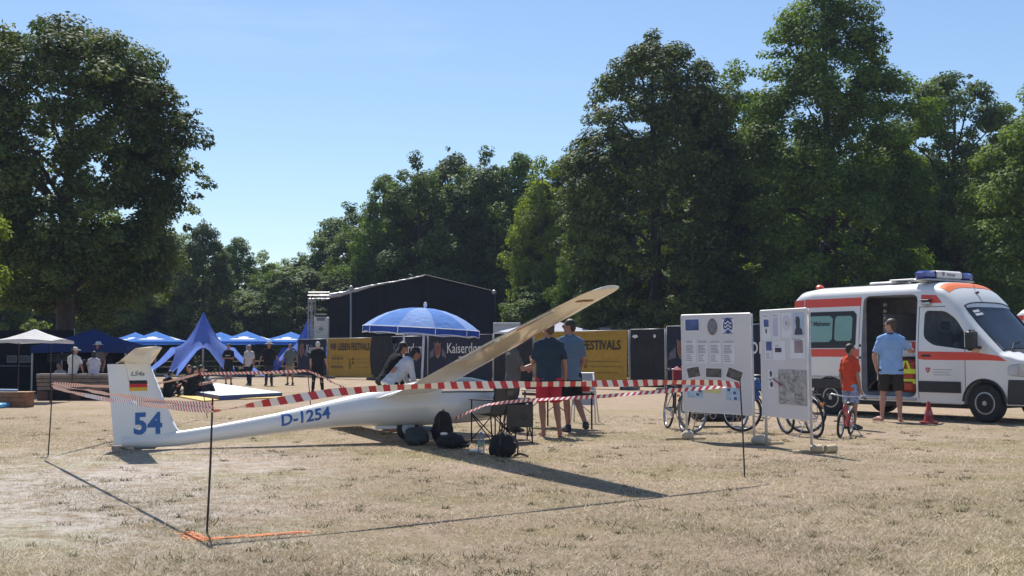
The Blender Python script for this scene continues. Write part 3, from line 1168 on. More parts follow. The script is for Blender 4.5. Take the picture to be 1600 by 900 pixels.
tape(run(B_RI, NB, [(1153, 602), (1100, 606), (1000, 614), (940, 619), (880, 622), (824, 625), (790, 628), (760, 632), (730, 644), (712, 654)]), .045, .11,
     "thinner second tape from the rod by the left board to the glider's nose", [(.3, .2, -.3)], seed=7)

# orange spray paint on the grass at the near corner
pm = MB()
rng = random.Random(4)


def paint(p0, p1, w, n):
    a, b = Vector(p0), Vector(p1)
    d = (b - a).normalized()
    s = Vector((-d.y, d.x, 0))
    for i in range(n):
        q = i / n
        c = a + (b - a) * (q + rng.uniform(-.02, .02)) + s * rng.gauss(0, w * .30)
        L, ww = rng.uniform(.02, .06), rng.uniform(.004, .011)
        r_ = rng.uniform(-.5, .5)
        e, f = d * math.cos(r_) + s * math.sin(r_), s * math.cos(r_) - d * math.sin(r_)
        z = Vector((0, 0, .004 + rng.uniform(.001, .006)))
        pm.add([c - e * L + z, c - f * ww + z, c + e * L + z, c + f * ww + z], [(0, 1, 2, 3)])


def gp(px, py):
    Y = EYE * F / (py - HOR)
    return (gx(px, Y), Y, 0)


paint(gp(294, 830), gp(326, 843), .14, 90)
paint(gp(318, 841), gp(484, 829), .075, 150)
struct("paint_mark", pm, mat("orange_spray_paint", (.75, .20, .05), .8, var=.2))

# ------------------------------------------------------------------ stage, fence, tents
BLACKCLOTH = mat("black_stage_cloth", (.013, .014, .018), .95, var=.25, scale=1.2, bump=.3, bscale=3, spec=.1)
DARKMESH = mat("dark_fence_mesh", (.030, .030, .033), .95, var=.2, scale=2, bump=.3, spec=.1)
NAVY = cloth("navy_banner", (.026, .028, .048))
YEL = cloth("mustard_banner", (.33, .21, .038), .12)
SILVER = mat("crumpled_foil", (.40, .40, .42), .35, .3, var=.2, scale=9, bump=.9, bscale=12)
SPRING = mat("galvanised_tube", (.36, .36, .37), .45, .6)

YS = 66.0
stage = thing("stage", "black open-air stage with a shallow gabled roof behind the festival fence", "stage", (gx(640, YS), YS, 0))
sx0 = stage.location.x
xl, xm, xr = gx(511, YS) - sx0, gx(664, YS) - sx0, gx(772, YS) - sx0
zl, zm, zr = gz(464, YS), gz(431, YS), gz(457, YS)


def gable(y, dz=0.0):
    return [(xl, y, 0), (xl, y, zl + dz), (xm, y, zm + dz), (xr, y, zr + dz), (xr, y, 0)]


fr = MB()
n_ = 48
top, bot = [], []
for i in range(n_ + 1):
    x = lerp(xl, xr, i / n_)
    z = lerp(zl, zm, (x - xl) / (xm - xl)) if x < xm else lerp(zm, zr, (x - xm) / (xr - xm))
    yy = .09 * math.sin(i * 1.9) + .06 * math.sin(i * 4.1)
    top.append((x, yy, z - .02))
    bot.append((x, yy * 1.6, 0.0))
fr.add(top + bot, [(i, n_ + 1 + i, n_ + 2 + i, i + 1) for i in range(n_)])
fr.build("front_drape", BLACKCLOTH, stage, True)
MB().add([(xl, .06, 0), (xl, .06, zl), (xl, 7.5, zl), (xl, 7.5, 0)], [(0, 1, 2, 3)]).build("side_wall", BLACKCLOTH, stage)
MB().add([(xr, .06, 0), (xr, .06, zr), (xr, 7.5, zr), (xr, 7.5, 0)], [(0, 1, 2, 3)]).build("side_wall", BLACKCLOTH, stage)
MB().add([(xl, 7.5, 0), (xl, 7.5, zl), (xm, 7.5, zm), (xr, 7.5, zr), (xr, 7.5, 0)], [(0, 1, 2, 3, 4)]).build("back_wall", BLACKCLOTH, stage)
MB().loft([[(xl - .1, y, zl), (xm, y, zm + .02), (xr + .1, y, zr), (xr + .1, y, zr + .06), (xm, y, zm + .1), (xl - .1, y, zl + .06)] for y in (-.15, 7.6)]).build("roof", mat("dark_roof_sheet", (.05, .055, .065), .6), stage)
rng = random.Random(8)
P, rad = [], []
for i in range(34):
    q = i / 33
    P.append((lerp(xl - .3, xm, q), -.2, lerp(zl - .05, zm + .04, q) + rng.uniform(-.015, .015) - .03 * math.sin(q * 9)))
    rad.append(lerp(.16, .035, min(1, q * 1.6)) * rng.uniform(.8, 1.2))
MB().tube(P, rad, 8).build("roof_edge", SILVER, stage)
MB().tube([(xm, -.2, zm + .04), (xr + .05, -.2, zr + .04)], .03, 6).build("roof_edge", DSTEEL, stage)
MB().ell((xr, -.22, zr), (.13, .13, .13)).build("joint", SPRING, stage, True)
MB().ell((gx(549, YS) - sx0, -.22, gz(451, YS)), (.13, .13, .16)).build("joint", SPRING, stage, True)
MB().cyl((gx(549, YS) - sx0, -.22, 0), (gx(549, YS) - sx0, -.22, gz(451, YS)), .055, seg=8).build("pole", SPRING, stage, True)
MB().cyl((xr + .05, -.22, 0), (xr + .05, -.22, zr), .045, seg=8).build("pole", DSTEEL, stage, True)

# truss tower with its arm
tt = thing("truss_tower", "grey lattice truss tower with a short arm at the left corner of the stage", "truss", (gx(487, 64.5), 64.5, 0))
hz = gz(458, 64.5)


def truss(mb, a, b, w, n):
    a, b = Vector(a), Vector(b)
    d = (b - a).normalized()
    u = d.orthogonal().normalized()
    v = d.cross(u)
    cs = [(u + v) * w, (u - v) * w, (-u - v) * w, (-u + v) * w]
    for c in cs:
        mb.cyl(a + c, b + c, .028, seg=5)
    L = (b - a)
    for i in range(n):
        for k in range(4):
            p, q = cs[k], cs[(k + 1) % 4]
            if i % 2:
                p, q = q, p
            mb.cyl(a + L * (i / n) + p, a + L * ((i + 1) / n) + q, .014, seg=4)
    return mb


truss(MB(), (0, 0, 0), (0, 0, hz - .28), .13, 16).build("tower", SPRING, tt)
truss(MB(), (-.2, 0, hz - .13), (.95, 0, hz - .13), .12, 5).build("arm", SPRING, tt)
MB().bbox((0, 0, .06), (.8, .8, .12), .02).build("base_plate", STEEL, tt)
sp = thing("speaker_cover", "pale hanging loudspeaker cover with a grey leaf print beside the truss tower", "loudspeaker", (gx(501.5, 64.3), 64.3, gz(530, 64.3)))
hh = gz(495, 64.3) - gz(530, 64.3)
MB().bbox((0, .2, hh / 2), (.78, .4, hh), .05).build("cover", mat("pale_cover", (.55, .57, .55), .8, bump=.5, bscale=6), sp)
MB().bbox((0, -.01, hh * .89), (.42, .025, .16), .01).build("label_patch", mat("grey_patch", (.16, .17, .17), .8), sp)
lf = MB()
for a in (-70, -45, -20, 0, 20, 45, 70):
    q = R(a)
    d, s = Vector((math.sin(q), 0, math.cos(q))), Vector((math.cos(q), 0, -math.sin(q)))
    b0 = Vector((0, -.004, hh * .38))
    L = .30 - .1 * abs(a) / 70
    lf.add([b0, b0 + d * L * .5 + s * .022, b0 + d * L, b0 + d * L * .5 - s * .022], [(0, 1, 2, 3)])
lf.add([(-.26, -.004, hh * .40), (-.2, -.004, hh * .29), (.2, -.004, hh * .29), (.26, -.004, hh * .40), (.17, -.004, hh * .33), (-.17, -.004, hh * .33)], [(0, 1, 4, 5), (1, 2, 4), (2, 3, 4)][:1])
lf.build("print", mat("leaf_print", (.20, .22, .20), .8), sp)
MB().cyl((-.12, .2, hh), (-.12, .2, gz(462, 64.3) - sp.location.z), .012, seg=5).build("hanger", DSTEEL, sp)
MB().bbox((0, .2, hh + .08), (.6, .35, .16), .04).build("top_clamp", BLACK, sp)

# ------------------------------------------------------------------ festival fence
FA, FB = Vector((-9.8, 62.0, 0)), Vector((7.6, 38.0, 0))
FD = (FB - FA).normalized()
FL = (FB - FA).length


def ft(px):
    r = (px - 800) / F
    return (r * FA.y - FA.x) / ((FB.x - FA.x) - r * (FB.y - FA.y))


def serif_word(body_, size):
    return text_mb(body_, size, .004, .86)


def fence_panel(p0, p1, m, label, ztop, zbot=.12, words_=None, sag=0.03):
    t0, t1 = ft(p0), ft(p1)
    a = FA + (FB - FA) * t0
    L = (t1 - t0) * FL
    t = thing("fence_panel", label, "fence", a, math.atan2(FD.y, FD.x), "festival fence panels")
    for x in (.03, L - .03):
        MB().cyl((x, 0, 0), (x, 0, ztop), .025, seg=7).build("post", SPRING, t, True)
        MB().bbox((x, 0, .055), (.24, .7, .11), .02).build("foot_block", mat("grey_foot_block", (.12, .12, .12), .9), t)
    for z in (zbot + .02, ztop - .01):
        MB().cyl((.055, 0, z), (L - .055, 0, z), .018, seg=6).build("rail", SPRING, t, True)
    nx, nz = 26, 8
    vs = []
    ph = random.uniform(0, 6)
    for j in range(nz + 1):
        for i in range(nx + 1):
            u, v = i / nx, j / nz
            y = -.035 - .012 * math.sin(u * 17 + ph) * (1 - v * .5) - .01 * math.sin(u * 41 + v * 4 + ph)
            z = lerp(zbot, ztop, v) - (sag * math.sin(u * math.pi) * (.6 + .4 * math.sin(u * 19 + ph)) if j == nz else 0)
            vs.append((.06 + u * (L - .12), y, z))
    b = MB().add(vs, [(j * (nx + 1) + i, j * (nx + 1) + i + 1, (j + 1) * (nx + 1) + i + 1, (j + 1) * (nx + 1) + i) for j in range(nz) for i in range(nx)]).build("banner", m, t, True)
    return t, L


def put(mb, t, x, z, m, name="lettering", y=-.066):
    mb.xform(plane_m((x, y, z), (1, 0, 0), (0, 0, 1)))
    return mb.build(name, m, t)


DARKPRINT = mat("dark_print", (.035, .022, .012), .8)
THINPRINT = mat("brown_print", (.16, .10, .02), .8)
WHITEPRINT = mat("white_print", (.62, .62, .64), .8)


def festival_print(t, L):
    for word, u0, u1 in (("WIR", .07, .215), ("LIEBEN", .245, .515), ("FESTIVALS", .545, .93)):
        mb = text_mb(word, .40, .012)
        lo, hi = min(v[0] for v in mb.v), max(v[0] for v in mb.v)
        k = L * (u1 - u0) / (hi - lo)
        mb.v = [((v[0] - lo) * k, v[1] * 1.15, 0) for v in mb.v]
        put(mb, t, L * u0, 1.42, DARKPRINT)
    d = MB()

    def bar(u0, u1, v, h=.02):
        d.box((lerp(u0, u1, .5) * L, -.064, v), ((u1 - u0) * L, .004, h))
    for u0, u1, v in ((.08, .36, 1.14), (.09, .36, .80), (.46, .76, .98), (.62, .92, .98), (.62, .95, .80), (.62, .9, .58)):
        bar(u0, u1, v)
    bar(.49, .505, .80, .40)
    d.build("printed_line", THINPRINT, t)
    for v in (1.0, .58):                                             # two words too blurred to read
        w_ = MB()
        for i in range(8):
            w_.box((L * (.105 + .034 * i), -.064, v), (L * .022, .004, .11 + .02 * (i % 3)))
        o = w_.build("blurred_print", THINPRINT, t)
        o["kind"] = "stuff"
    bo = MB()
    bo.prism([(-.05, 0), (.05, 0), (.05, .22), (.02, .28), (.02, .36), (-.02, .36), (-.02, .28), (-.05, .22)], plane_m((L * .515, -.066, .5), (1, 0, 0), (0, 0, 1)), .003)
    bo.build("bottle_icon", THINPRINT, t)
    for v in (.98, .80):
        ic = MB()
        ic.torus((L * .575, -.066, v), .055, .02, 'Y', 14, 4)
        ic.build("round_icon", THINPRINT, t)


def kaiser_print(t, L, x=.62, s=.62):
    mb = serif_word("Kaiserdom", s)
    w = max(v[0] for v in mb.v) - min(v[0] for v in mb.v)
    k = L * .56 / w
    mb.v = [(v[0] * k, v[1], 0) for v in mb.v]
    put(mb, t, L * x, 1.28, WHITEPRINT)
    MB().box((L * (x + .02), -.064, 1.11), (L * .24, .004, .045)).build("blurred_print", WHITEPRINT, t)
    # crest: a rounded shield with a crown-like top and two bars
    sh = MB()
    sh.prism([(-.26, .34), (-.26, -.05), (-.16, -.28), (0, -.4), (.16, -.28), (.26, -.05), (.26, .34), (.13, .26), (0, .38), (-.13, .26)], plane_m((L * .17, -.066, 1.42), (1, 0, 0), (0, 0, 1)), .003)
    sh.build("crest", mat("crest_ochre", (.17, .11, .075), .8, var=.5, scale=7), t)
    s2 = MB()
    s2.prism([(-.12, .2), (-.15, -.05), (0, -.26), (.15, -.05), (.12, .2)], plane_m((L * .17, -.0705, 1.40), (1, 0, 0), (0, 0, 1)), .003)
    s2.build("crest_field", mat("crest_red", (.22, .05, .045), .8, var=.4, scale=9), t)
    fo = MB()
    for k_ in (-1, 1):
        fo.add([(L * .17 + k_ * .3, -.064, 1.15), (L * .17 + k_ * .7, -.064, 1.05), (L * .17 + k_ * .62, -.064, 1.3), (L * .17 + k_ * .34, -.064, 1.5)], [(0, 1, 2, 3)])
    fo.build("crest_mantling", mat("crest_grey", (.10, .10, .13), .8, var=.3), t)


t, L = fence_panel(466, 512, NAVY, "navy fence panel at the left end of the fence, behind the man in black", 1.98)
kaiser_print(t, L)
t, L = fence_panel(513, 585, YEL, "mustard yellow fence banner below the stage's left pole", 2.0)
festival_print(t, L)
t, L = fence_panel(586, 669, NAVY, "dark fence banner left of the white umbrella pole", 2.03)
kaiser_print(t, L, .66)
t, L = fence_panel(670, 771, NAVY, "navy fence banner under the right half of the blue umbrella", 2.05)
kaiser_print(t, L, .60)
t, L = fence_panel(772, 834, DARKMESH, "plain dark fence panel behind the raised wing", 2.08)
t, L = fence_panel(835, 983, YEL, "large mustard yellow fence banner behind the standing men", 2.10)
festival_print(t, L)
t, L = fence_panel(984, 1040, DARKMESH, "plain dark fence panel right of the large yellow banner", 2.12)
rg = MB()
for x, w in ((.35, .32), (1.35, .14)):
    rg.add([(x - w / 2, -.07, 1.86), (x, -.07, 1.8), (x + w / 2, -.07, 1.85), (x + w * .3, -.07, 1.93), (x - w * .3, -.07, 1.92)], [(0, 1, 2, 3, 4)])
rg.build("torn_patch", WHITEPRINT, t)
t, L = fence_panel(1041, 1216, NAVY, "navy fence banner partly hidden by the two display boards", 2.2)
kaiser_print(t, L, .66, .8)
# dark cloth gathered on the left panel
cv = MB()
aa = FA + (FB - FA) * ft(588) + Vector((-FD.y, FD.x, 0)) * -.12
pl = []
for i in range(12):
    q = i / 11
    pl.append((q * 1.9, -.12 + .05 * math.sin(i * 2.2)))
rr_ = []
for z in np.linspace(.25, 2.06, 10):
    bul = .16 * math.sin((z - .25) / 1.81 * math.pi)
    rr_.append([(x + (-bul * (1 - x)), y, z) for x, y in pl])
cv.loft(rr_, False, False, closed=False)
o = cv.build("hanging_cloth", DARKMESH, None, True)
o.location, o.rotation_euler = aa, (0, 0, math.atan2(FD.y, FD.x))
tag(o, "dark cloth bulging over the right edge of the smaller yellow banner", "cloth")

# ------------------------------------------------------------------ parasols, star tents, pavilions
PBLUE = cloth("parasol_blue", (.085, .26, .74), .4)
SBLUE = cloth("star_tent_blue", (.14, .23, .62), .5)
NAVYT = cloth("navy_tent_cloth", (.025, .045, .16), .12)
WHT = cloth("white_tent_cloth", (.62, .62, .64), .25)


def emblem(mb, M):
    mb.prism([(-.75, -.1), (-.55, -.16), (.55, -.16), (.75, -.1), (.5, .0), (.22, .03), (.3, .2), (.1, .3), (0, .36), (-.1, .3), (-.3, .2), (-.22, .03), (-.5, .0)], M, .004)
    return mb


def parasol():
    t = thing("market_parasol", "x", "parasol", (0, 0, 0), 0, "square blue parasols over the beer benches")
    H, E, r_ = 2.45, 1.88, 1.66
    n = 8
    rim = []
    for k in range(4):
        a, b = [(r_ * math.cos(R(45 + 90 * (k + i))), r_ * math.sin(R(45 + 90 * (k + i)))) for i in (0, 1)]
        for i in range(n):
            q = i / n
            rim.append((lerp(a[0], b[0], q) * 1.38, lerp(a[1], b[1], q) * 1.38))
    rings = []
    for q in (0.03, .35, .7, 1):
        rings.append([(x * q, y * q, lerp(H, E, q) - .06 * math.sin(q * math.pi)) for x, y in rim])
    rings.append([(x, y, E - .14) for x, y in rim])
    MB().loft(rings, True, False).build("canopy", PBLUE, t, auto=25)
    em = MB()
    sl = math.atan2(H - E, r_ * .98)
    for k in range(4):
        M = Matrix.Rotation(R(90 * k), 4, 'Z') @ plane_m((0, -r_ * .98 * .66, lerp(H, E, .66) - .035), (1, 0, 0), (0, math.cos(sl), math.sin(sl)))
        emblem(em, M)
    em.build("emblem", WHITEPRINT, t)
    MB().cyl((0, 0, .05), (0, 0, H), .04, seg=8).build("pole", mat("pale_pole", (.5, .5, .48), .5), t, True)
    rb = MB()
    for x, y in [rim[0], rim[8], rim[16], rim[24]]:
        rb.cyl((0, 0, E + .12), (x * .6, y * .6, lerp(H, E, .6) - .06), .018, seg=4)
    rb.build("struts", mat("pale_pole", (.5, .5, .48)), t)
    MB().bbox((0, 0, .04), (.8, .8, .08), .02).build("base", mat("grey_foot_block", (.12, .12, .12)), t)
    return t


pr = parasol()
for i, (px, Y, lb, rz) in enumerate([
        (244, 67, "blue parasol farthest left, between the navy pavilion and the star tent's peak", 4),
        (345, 69.5, "blue parasol half hidden behind its neighbour, right of the star tent's peak", -3),
        (386, 66, "blue parasol nearest the middle of the row, above the walkers", 2),
        (455, 68.5, "blue parasol at the right end of the row, beside the truss tower", -5),
        (212, 70.5, "blue parasol just peeping out behind the leftmost one", 8)]):
    if i == 0:
        pr.location, pr.rotation_euler = (gx(px, Y), Y, 0), (0, 0, R(rz))
        pr["label"] = lb
    else:
        dup(pr, (gx(px, Y), Y, 0), R(rz), lb)


def star_tent(px, Y, top, label, r_=2.6, rz=20, n=5):
    t = thing("star_tent", label, "tent", (gx(px, Y), Y, 0), R(rz), "pointed blue star tents")
    H = gz(top, Y)
    seg = n * 8
    rings = []
    for q in (0.0, .08, .2, .35, .5, .68, .85, 1.0):
        ring = []
        for k in range(seg):
            a = 2 * math.pi * k / seg
            w = abs(((k / 8) % 1) - .5) * 2        # 1 on a leg, 0 between legs
            rr = .03 + r_ * (.52 * q + .48 * q * q * (w ** 4))
            zz = H * (1 - q) ** 1.15 * (1 - .1 * q) if True else 0
            arch = max(0, q - .30) / .70
            z = zz * (1 if w > .9 else 1) + (1 - w ** 3) * 1.55 * arch
            rr2 = rr if w > .3 else rr
            ring.append((rr2 * math.cos(a), rr2 * math.sin(a), max(z, .03)))
        rings.append(ring)
    MB().loft(rings, True, False).build("canopy", SBLUE, t, auto=35)
    MB().cyl((0, 0, 0), (0, 0, H * .98), .05, seg=8).build("pole", SPRING, t, True)
    return t


star_tent(318, 61, 488, "large pointed blue star tent among the blue parasols", 3.1, 10, 6)
star_tent(482, 67, 497, "blue star tent half hidden behind the truss tower", 2.7, 30, 6)


def pavilion(px, Y, w, eave, peak, m, label, dpt=3.0, rz=0, legs_z=None, valance=.22, wall=None, leg=None):
    t = thing("pavilion", label, "pavilion tent", (gx(px, Y), Y, 0), R(rz))
    E, H = gz(eave, Y), gz(peak, Y)
    n = 8
    rim = []
    c = [(-w / 2, -dpt / 2), (w / 2, -dpt / 2), (w / 2, dpt / 2), (-w / 2, dpt / 2)]
    for k in range(4):
        for i in range(n):
            q = i / n
            a, b = c[k], c[(k + 1) % 4]
            rim.append((lerp(a[0], b[0], q), lerp(a[1], b[1], q), -.05 * math.sin(q * math.pi) * -1))
    rings = []
    for q in (.02, .3, .65, 1):
        rings.append([(x * q, y * q, lerp(H, E, q) - .10 * math.sin(q * math.pi) * (H - E) + dz * q) for x, y, dz in rim])
    rings.append([(x, y, E - valance + dz * .5) for x, y, dz in rim])
    MB().loft(rings, True, False).build("canopy", m, t, auto=30)
    for x, y in c:
        MB().box((x * .97, y * .97, (E - .03) / 2), (.045, .045, E - .06) if not leg else (.026, .026, E - .06)).build("leg", leg or SPRING, t)
    if wall:
        MB().add([(-w / 2 * .97, dpt / 2 * .965, .05), (w / 2 * .97, dpt / 2 * .965, .05), (w / 2 * .97, dpt / 2 * .965, E - .06), (-w / 2 * .97, dpt / 2 * .965, E - .06)], [(0, 1, 2, 3)]).build("back_wall", wall, t)
        MB().add([(-w / 2 * .97, -dpt / 2 * .9, .05), (-w / 2 * .97, dpt / 2 * .9, .05), (-w / 2 * .97, dpt / 2 * .9, E - .06), (-w / 2 * .97, -dpt / 2 * .9, E - .06)], [(0, 1, 2, 3)]).build("side_wall", wall, t)
    return t


pavilion(55, 32.6, 1.5, 533, 514, WHT, "small bright white pavilion at the far left", 1.9, 3, valance=.07, leg=DSTEEL)
bd = thing("stall_backdrop", "black cloth backdrop of the dim stall at the far left", "backdrop", (gx(52, 43.2), 43.2, 0))
MB().box((0, 0, 1.05), (2.9, .04, 2.1)).build("cloth", BLACKCLOTH, bd)
for x in (-1.45, 1.45):
    MB().cyl((x, .04, 0), (x, .04, 2.15), .025, seg=7).build("pole", SPRING, bd)
pavilion(98, 45, 1.5, 528, 520, WHT, "second white pavilion tucked behind the first, its roof cut by the navy one", 2.2, 0)
nv = pavilion(146, 38.5, 2.9, 541, 514, NAVYT, "navy blue pavilion over the seated people at left", 2.8, 2, wall=BLACKCLOTH)
pavilion(852, 56, 4.4, 520, 495, cloth("lilac_white_cloth", (.55, .56, .66), .25), "white pavilion behind the fence, its peak crossed by the raised wing", 3.6, 8)
pavilion(905, 62, 3.4, 520, 503, NAVYT, "dark blue pavilion roof right of the white one behind the fence", 3.2, 0)
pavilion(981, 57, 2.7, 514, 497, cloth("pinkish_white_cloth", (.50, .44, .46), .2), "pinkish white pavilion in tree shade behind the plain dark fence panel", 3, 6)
cn = thing("container", "pale grey cabin behind the fence, right of the umbrella", "cabin", (gx(792, 60), 60, 0))
zc = gz(504, 60)
MB().bbox((0, 1.2, zc / 2), (1.35, 2.4, zc), .03).build("shell", mat("cabin_grey", (.42, .47, .52), .5, bump=.2), cn)
MB().box((0, -.012, zc - .1), (1.3, .025, .10)).build("top_rail", SPRING, cn)
for x in (-.25, .2):
    MB().box((x, -.012, zc * .45), (.03, .02, zc * .8)).build("panel_joint", SPRING, cn)

# beer tables and benches under the parasols
BT = mat("beer_bench_wood", (.42, .30, .13), .6, var=.2)


def beer_set(w=2.0):
    t = thing("beer_table", "x", "table", (0, 0, 0), 0, "beer tables under the parasols")
    for k in range(2):
        MB().box((0, -.13 + k * .26, .76), (w, .25, .03)).build("board", BT, t)
    for x in (-.7, .7):
        f = MB()
        f.cyl((x, -.22, 0), (x, .18, .74), .018, seg=5).cyl((x, .22, 0), (x, -.18, .74), .018, seg=5)
        f.build("leg_frame", DSTEEL, t)
    return t


def beer_bench(w=2.0):
    t = thing("beer_bench", "x", "bench", (0, 0, 0), 0, "beer benches under the parasols")
    MB().box((0, 0, .46), (w, .25, .03)).build("board", BT, t)
    for x in (-.7, .7):
        MB().cyl((x, -.13, 0), (x, 0, .445), .016, seg=5).cyl((x, .13, 0), (x, 0, .445), .016, seg=5).build("leg_frame", DSTEEL, t)
    return t


bt, bb = beer_set(), beer_bench()
spots = [(262, 70, 12, "beer table on the left, before the star tent's leg"), (330, 74, -6, "beer table right of the star tent's left legs"), (378, 72, 4, "beer table behind the man with folded arms"),
         (425, 75, -8, "beer table behind the man in the white hat"), (468, 71, 6, "beer table beside the left end of the fence")]
for i, (px, Y, rz, lb) in enumerate(spots):
    if i == 0:
        bt.location, bt.rotation_euler = (gx(px, Y), Y, 0), (0, 0, R(rz))
        bt["label"] = lb
        bb.location, bb.rotation_euler = (gx(px, Y), Y - .7, 0), (0, 0, R(rz))
        bb["label"] = "wooden bench in front of the " + lb
    else:
        dup(bt, (gx(px, Y), Y, 0), R(rz), lb)
        dup(bb, (gx(px, Y), Y - .7, 0), R(rz), "wooden bench in front of the " + lb)

# ------------------------------------------------------------------ blue umbrella behind the glider
YU = 20.6
um = thing("garden_umbrella", "big blue garden umbrella with white piping behind the glider's cockpit", "umbrella", (gx(658, YU), YU, 0))
zt, ze, ru = gz(481, YU), gz(513, YU), 91 / F * YU
UB = cloth("umbrella_blue", (.11, .24, .60), .22)
UW = cloth("umbrella_white", (.24, .37, .70), .22)
tilt = Matrix.Translation((0, 0, ze)) @ Matrix.Rotation(R(3), 4, 'Y') @ Matrix.Translation((0, 0, -ze))
NSEG = 10


def um_pt(a, q):
    w = abs(((a / (2 * math.pi) * NSEG) % 1) - .5) * 2
    rr = ru * q * (1 - .045 * (1 - w ** 2) * q)
    z = ze + (zt - ze) * (1 - q ** 2.3)
    return Vector((rr * math.cos(a), rr * math.sin(a), z))


cp = MB()
for k in range(NSEG):
    A = [2 * math.pi * (k + i / 4) / NSEG for i in range(5)]
    Q = [0.01, .2, .4, .6, .75, .88, 1]
    cp.add([um_pt(a, q) for q in Q for a in A], [(j * 5 + i, j * 5 + i + 1, (j + 1) * 5 + i + 1, (j + 1) * 5 + i) for j in range(6) for i in range(4)], 1 if k % 2 else 0)
cp.xform(tilt).build("canopy", [UB, UW], um, True)
va, pip = MB(), MB()
for k in range(NSEG):
    A = [2 * math.pi * (k + i / 6) / NSEG for i in range(7)]
    a_ = [um_pt(a, 1.002) for a in A]
    b_ = [p + Vector((0, 0, -.115 + .02 * math.sin(i / 6 * math.pi))) for i, p in enumerate(a_)]
    va.add(a_ + b_, [(i, 7 + i, 8 + i, i + 1) for i in range(6)])
    pip.tube(b_, .008, 5).tube(a_, .007, 5)
    pip.tube([a_[0], b_[0]], .007, 5)
va.xform(tilt).build("valance", cloth("umbrella_valance", (.035, .085, .36), .2), um, True)
pip.xform(tilt).build("piping", mat("white_piping", (.7, .7, .75), .7), um, True)
ribs = MB()
for k in range(NSEG):
    a = 2 * math.pi * k / NSEG
    ribs.tube([um_pt(a, q) - Vector((0, 0, .012)) for q in (.02, .3, .6, .85, .99)], .006, 4)
ribs.xform(tilt).build("ribs", STEEL, um)
MB().tube([(0, 0, .02), (.02, 0, 1.0), (.07, 0, zt + .03)], .02, 8).build("pole", mat("pole_white", (.7, .7, .7), .4), um, True)
MB().ell((.07, 0, zt + .05), (.03, .03, .05)).build("finial", mat("pole_white", (.7, .7, .7)), um, True)
MB().lathe([(.26, 0), (.26, .05), (.2, .09), (.04, .10), (.035, .3)], 16).build("base", mat("grey_foot_block", (.12, .12, .12)), um, auto=40)
tp_ = thing("banner_stand", "thin white T-shaped stand left of the blue umbrella's pole", "stand", (gx(631, 24), 24, 0))
MB().cyl((0, 0, 0), (0, 0, gz(523, 24)), .018, seg=7).build("upright", mat("pole_white", (.7, .7, .7)), tp_, True)
MB().cyl((-.16, 0, gz(523, 24) + .01), (.16, 0, gz(523, 24) + .01), .014, seg=6).build("crossbar", mat("pole_white", (.7, .7, .7)), tp_, True)
MB().box((0, 0, .012), (.4, .4, .02)).build("foot", DSTEEL, tp_)

# ------------------------------------------------------------------ gym mats, wooden seat wall, vaulting box at left
mt = thing("gym_mat", "thick white gym mat with blue edge lying on the ground by the seated group", "mat")
A_, B_, C_, D_ = Vector((-9.96, 37.7, 0)), Vector((-11.3, 46.6, 0)), Vector((-6.78, 36.0, 0)), Vector((-8.04, 33.5, 0))
up = Vector((0, 0, .13))
MB().add([D_, C_, B_, A_, D_ + up, C_ + up, B_ + up, A_ + up], [(3, 2, 1, 0), (0, 1, 5, 4), (1, 2, 6, 5), (2, 3, 7, 6), (3, 0, 4, 7)]).build("side", mat("mat_blue", (.03, .07, .22), .5), mt)
u2 = Vector((0, 0, .134))
mid0, mid1 = lerp(D_, A_, .5), lerp(C_, B_, .5)
for q in ((D_, C_, mid1, mid0), (mid0, mid1, B_, A_)):
    ce = sum(q, Vector()) / 4
    v = [lerp(ce, p, .985) + u2 for p in q]
    w_ = [lerp(ce, p, .97) + Vector((0, 0, .145)) for p in q]
    MB().loft([v, w_], False, True).build("top_sheet", mat("mat_white", (.66, .72, .78), .45, var=.05, stain=.3), mt)
for (P, lb) in (([(-10.3, 37.0), (-8.25, 32.6), (-8.0, 33.3), (-10.0, 37.6)], "thin yellow mat edge sticking out left of the gym mat"),
                ([(-6.7, 36.2), (-6.35, 36.6), (-6.6, 34.9), (-7.6, 34.0), (-7.4, 34.7)], "thin yellow mat edge sticking out right of the gym mat")):
    o = MB().prism(P, Matrix.Translation((0, 0, .004)), .03).build("yellow_mat", mat("mat_yellow", (.52, .33, .05), .6))
    tag(o, lb, "mat")

YW = 33.7
sw = thing("seat_wall", "low curved seat wall of dark weathered planks under the navy pavilion", "bench", (gx(62, YW), YW, 0))
Lw = gx(178, YW) - gx(62, YW)
hw_ = gz(586, YW)
for k in range(4):
    z = hw_ - .05 - k * .105
    MB().bbox((Lw / 2 - k * .01, .0 - k * .012, z), (Lw + .12 - k * .05, .05, .092), .008).build("plank", GREYWOOD, sw)
for k in range(3):
    MB().bbox((Lw / 2, .11 + k * .15, hw_ + .018), (Lw + .16, .135, .035), .008).build("plank", mat("pale_weathered_wood", (.30, .26, .24), .8, var=.2, bump=.3), sw)
for x in (.12, Lw * .5, Lw - .1):
    MB().bbox((x, .15, (hw_ - .44) / 2), (.3, .36, hw_ - .44), .02).build("pier", mat("red_brown_pier", (.10, .055, .045), .9, var=.3), sw)
MB().box((Lw / 2, .3, (hw_ - .05) / 2), (Lw, .03, hw_ - .05)).build("back_board", mat("dark_board", (.03, .028, .028), .9), sw)

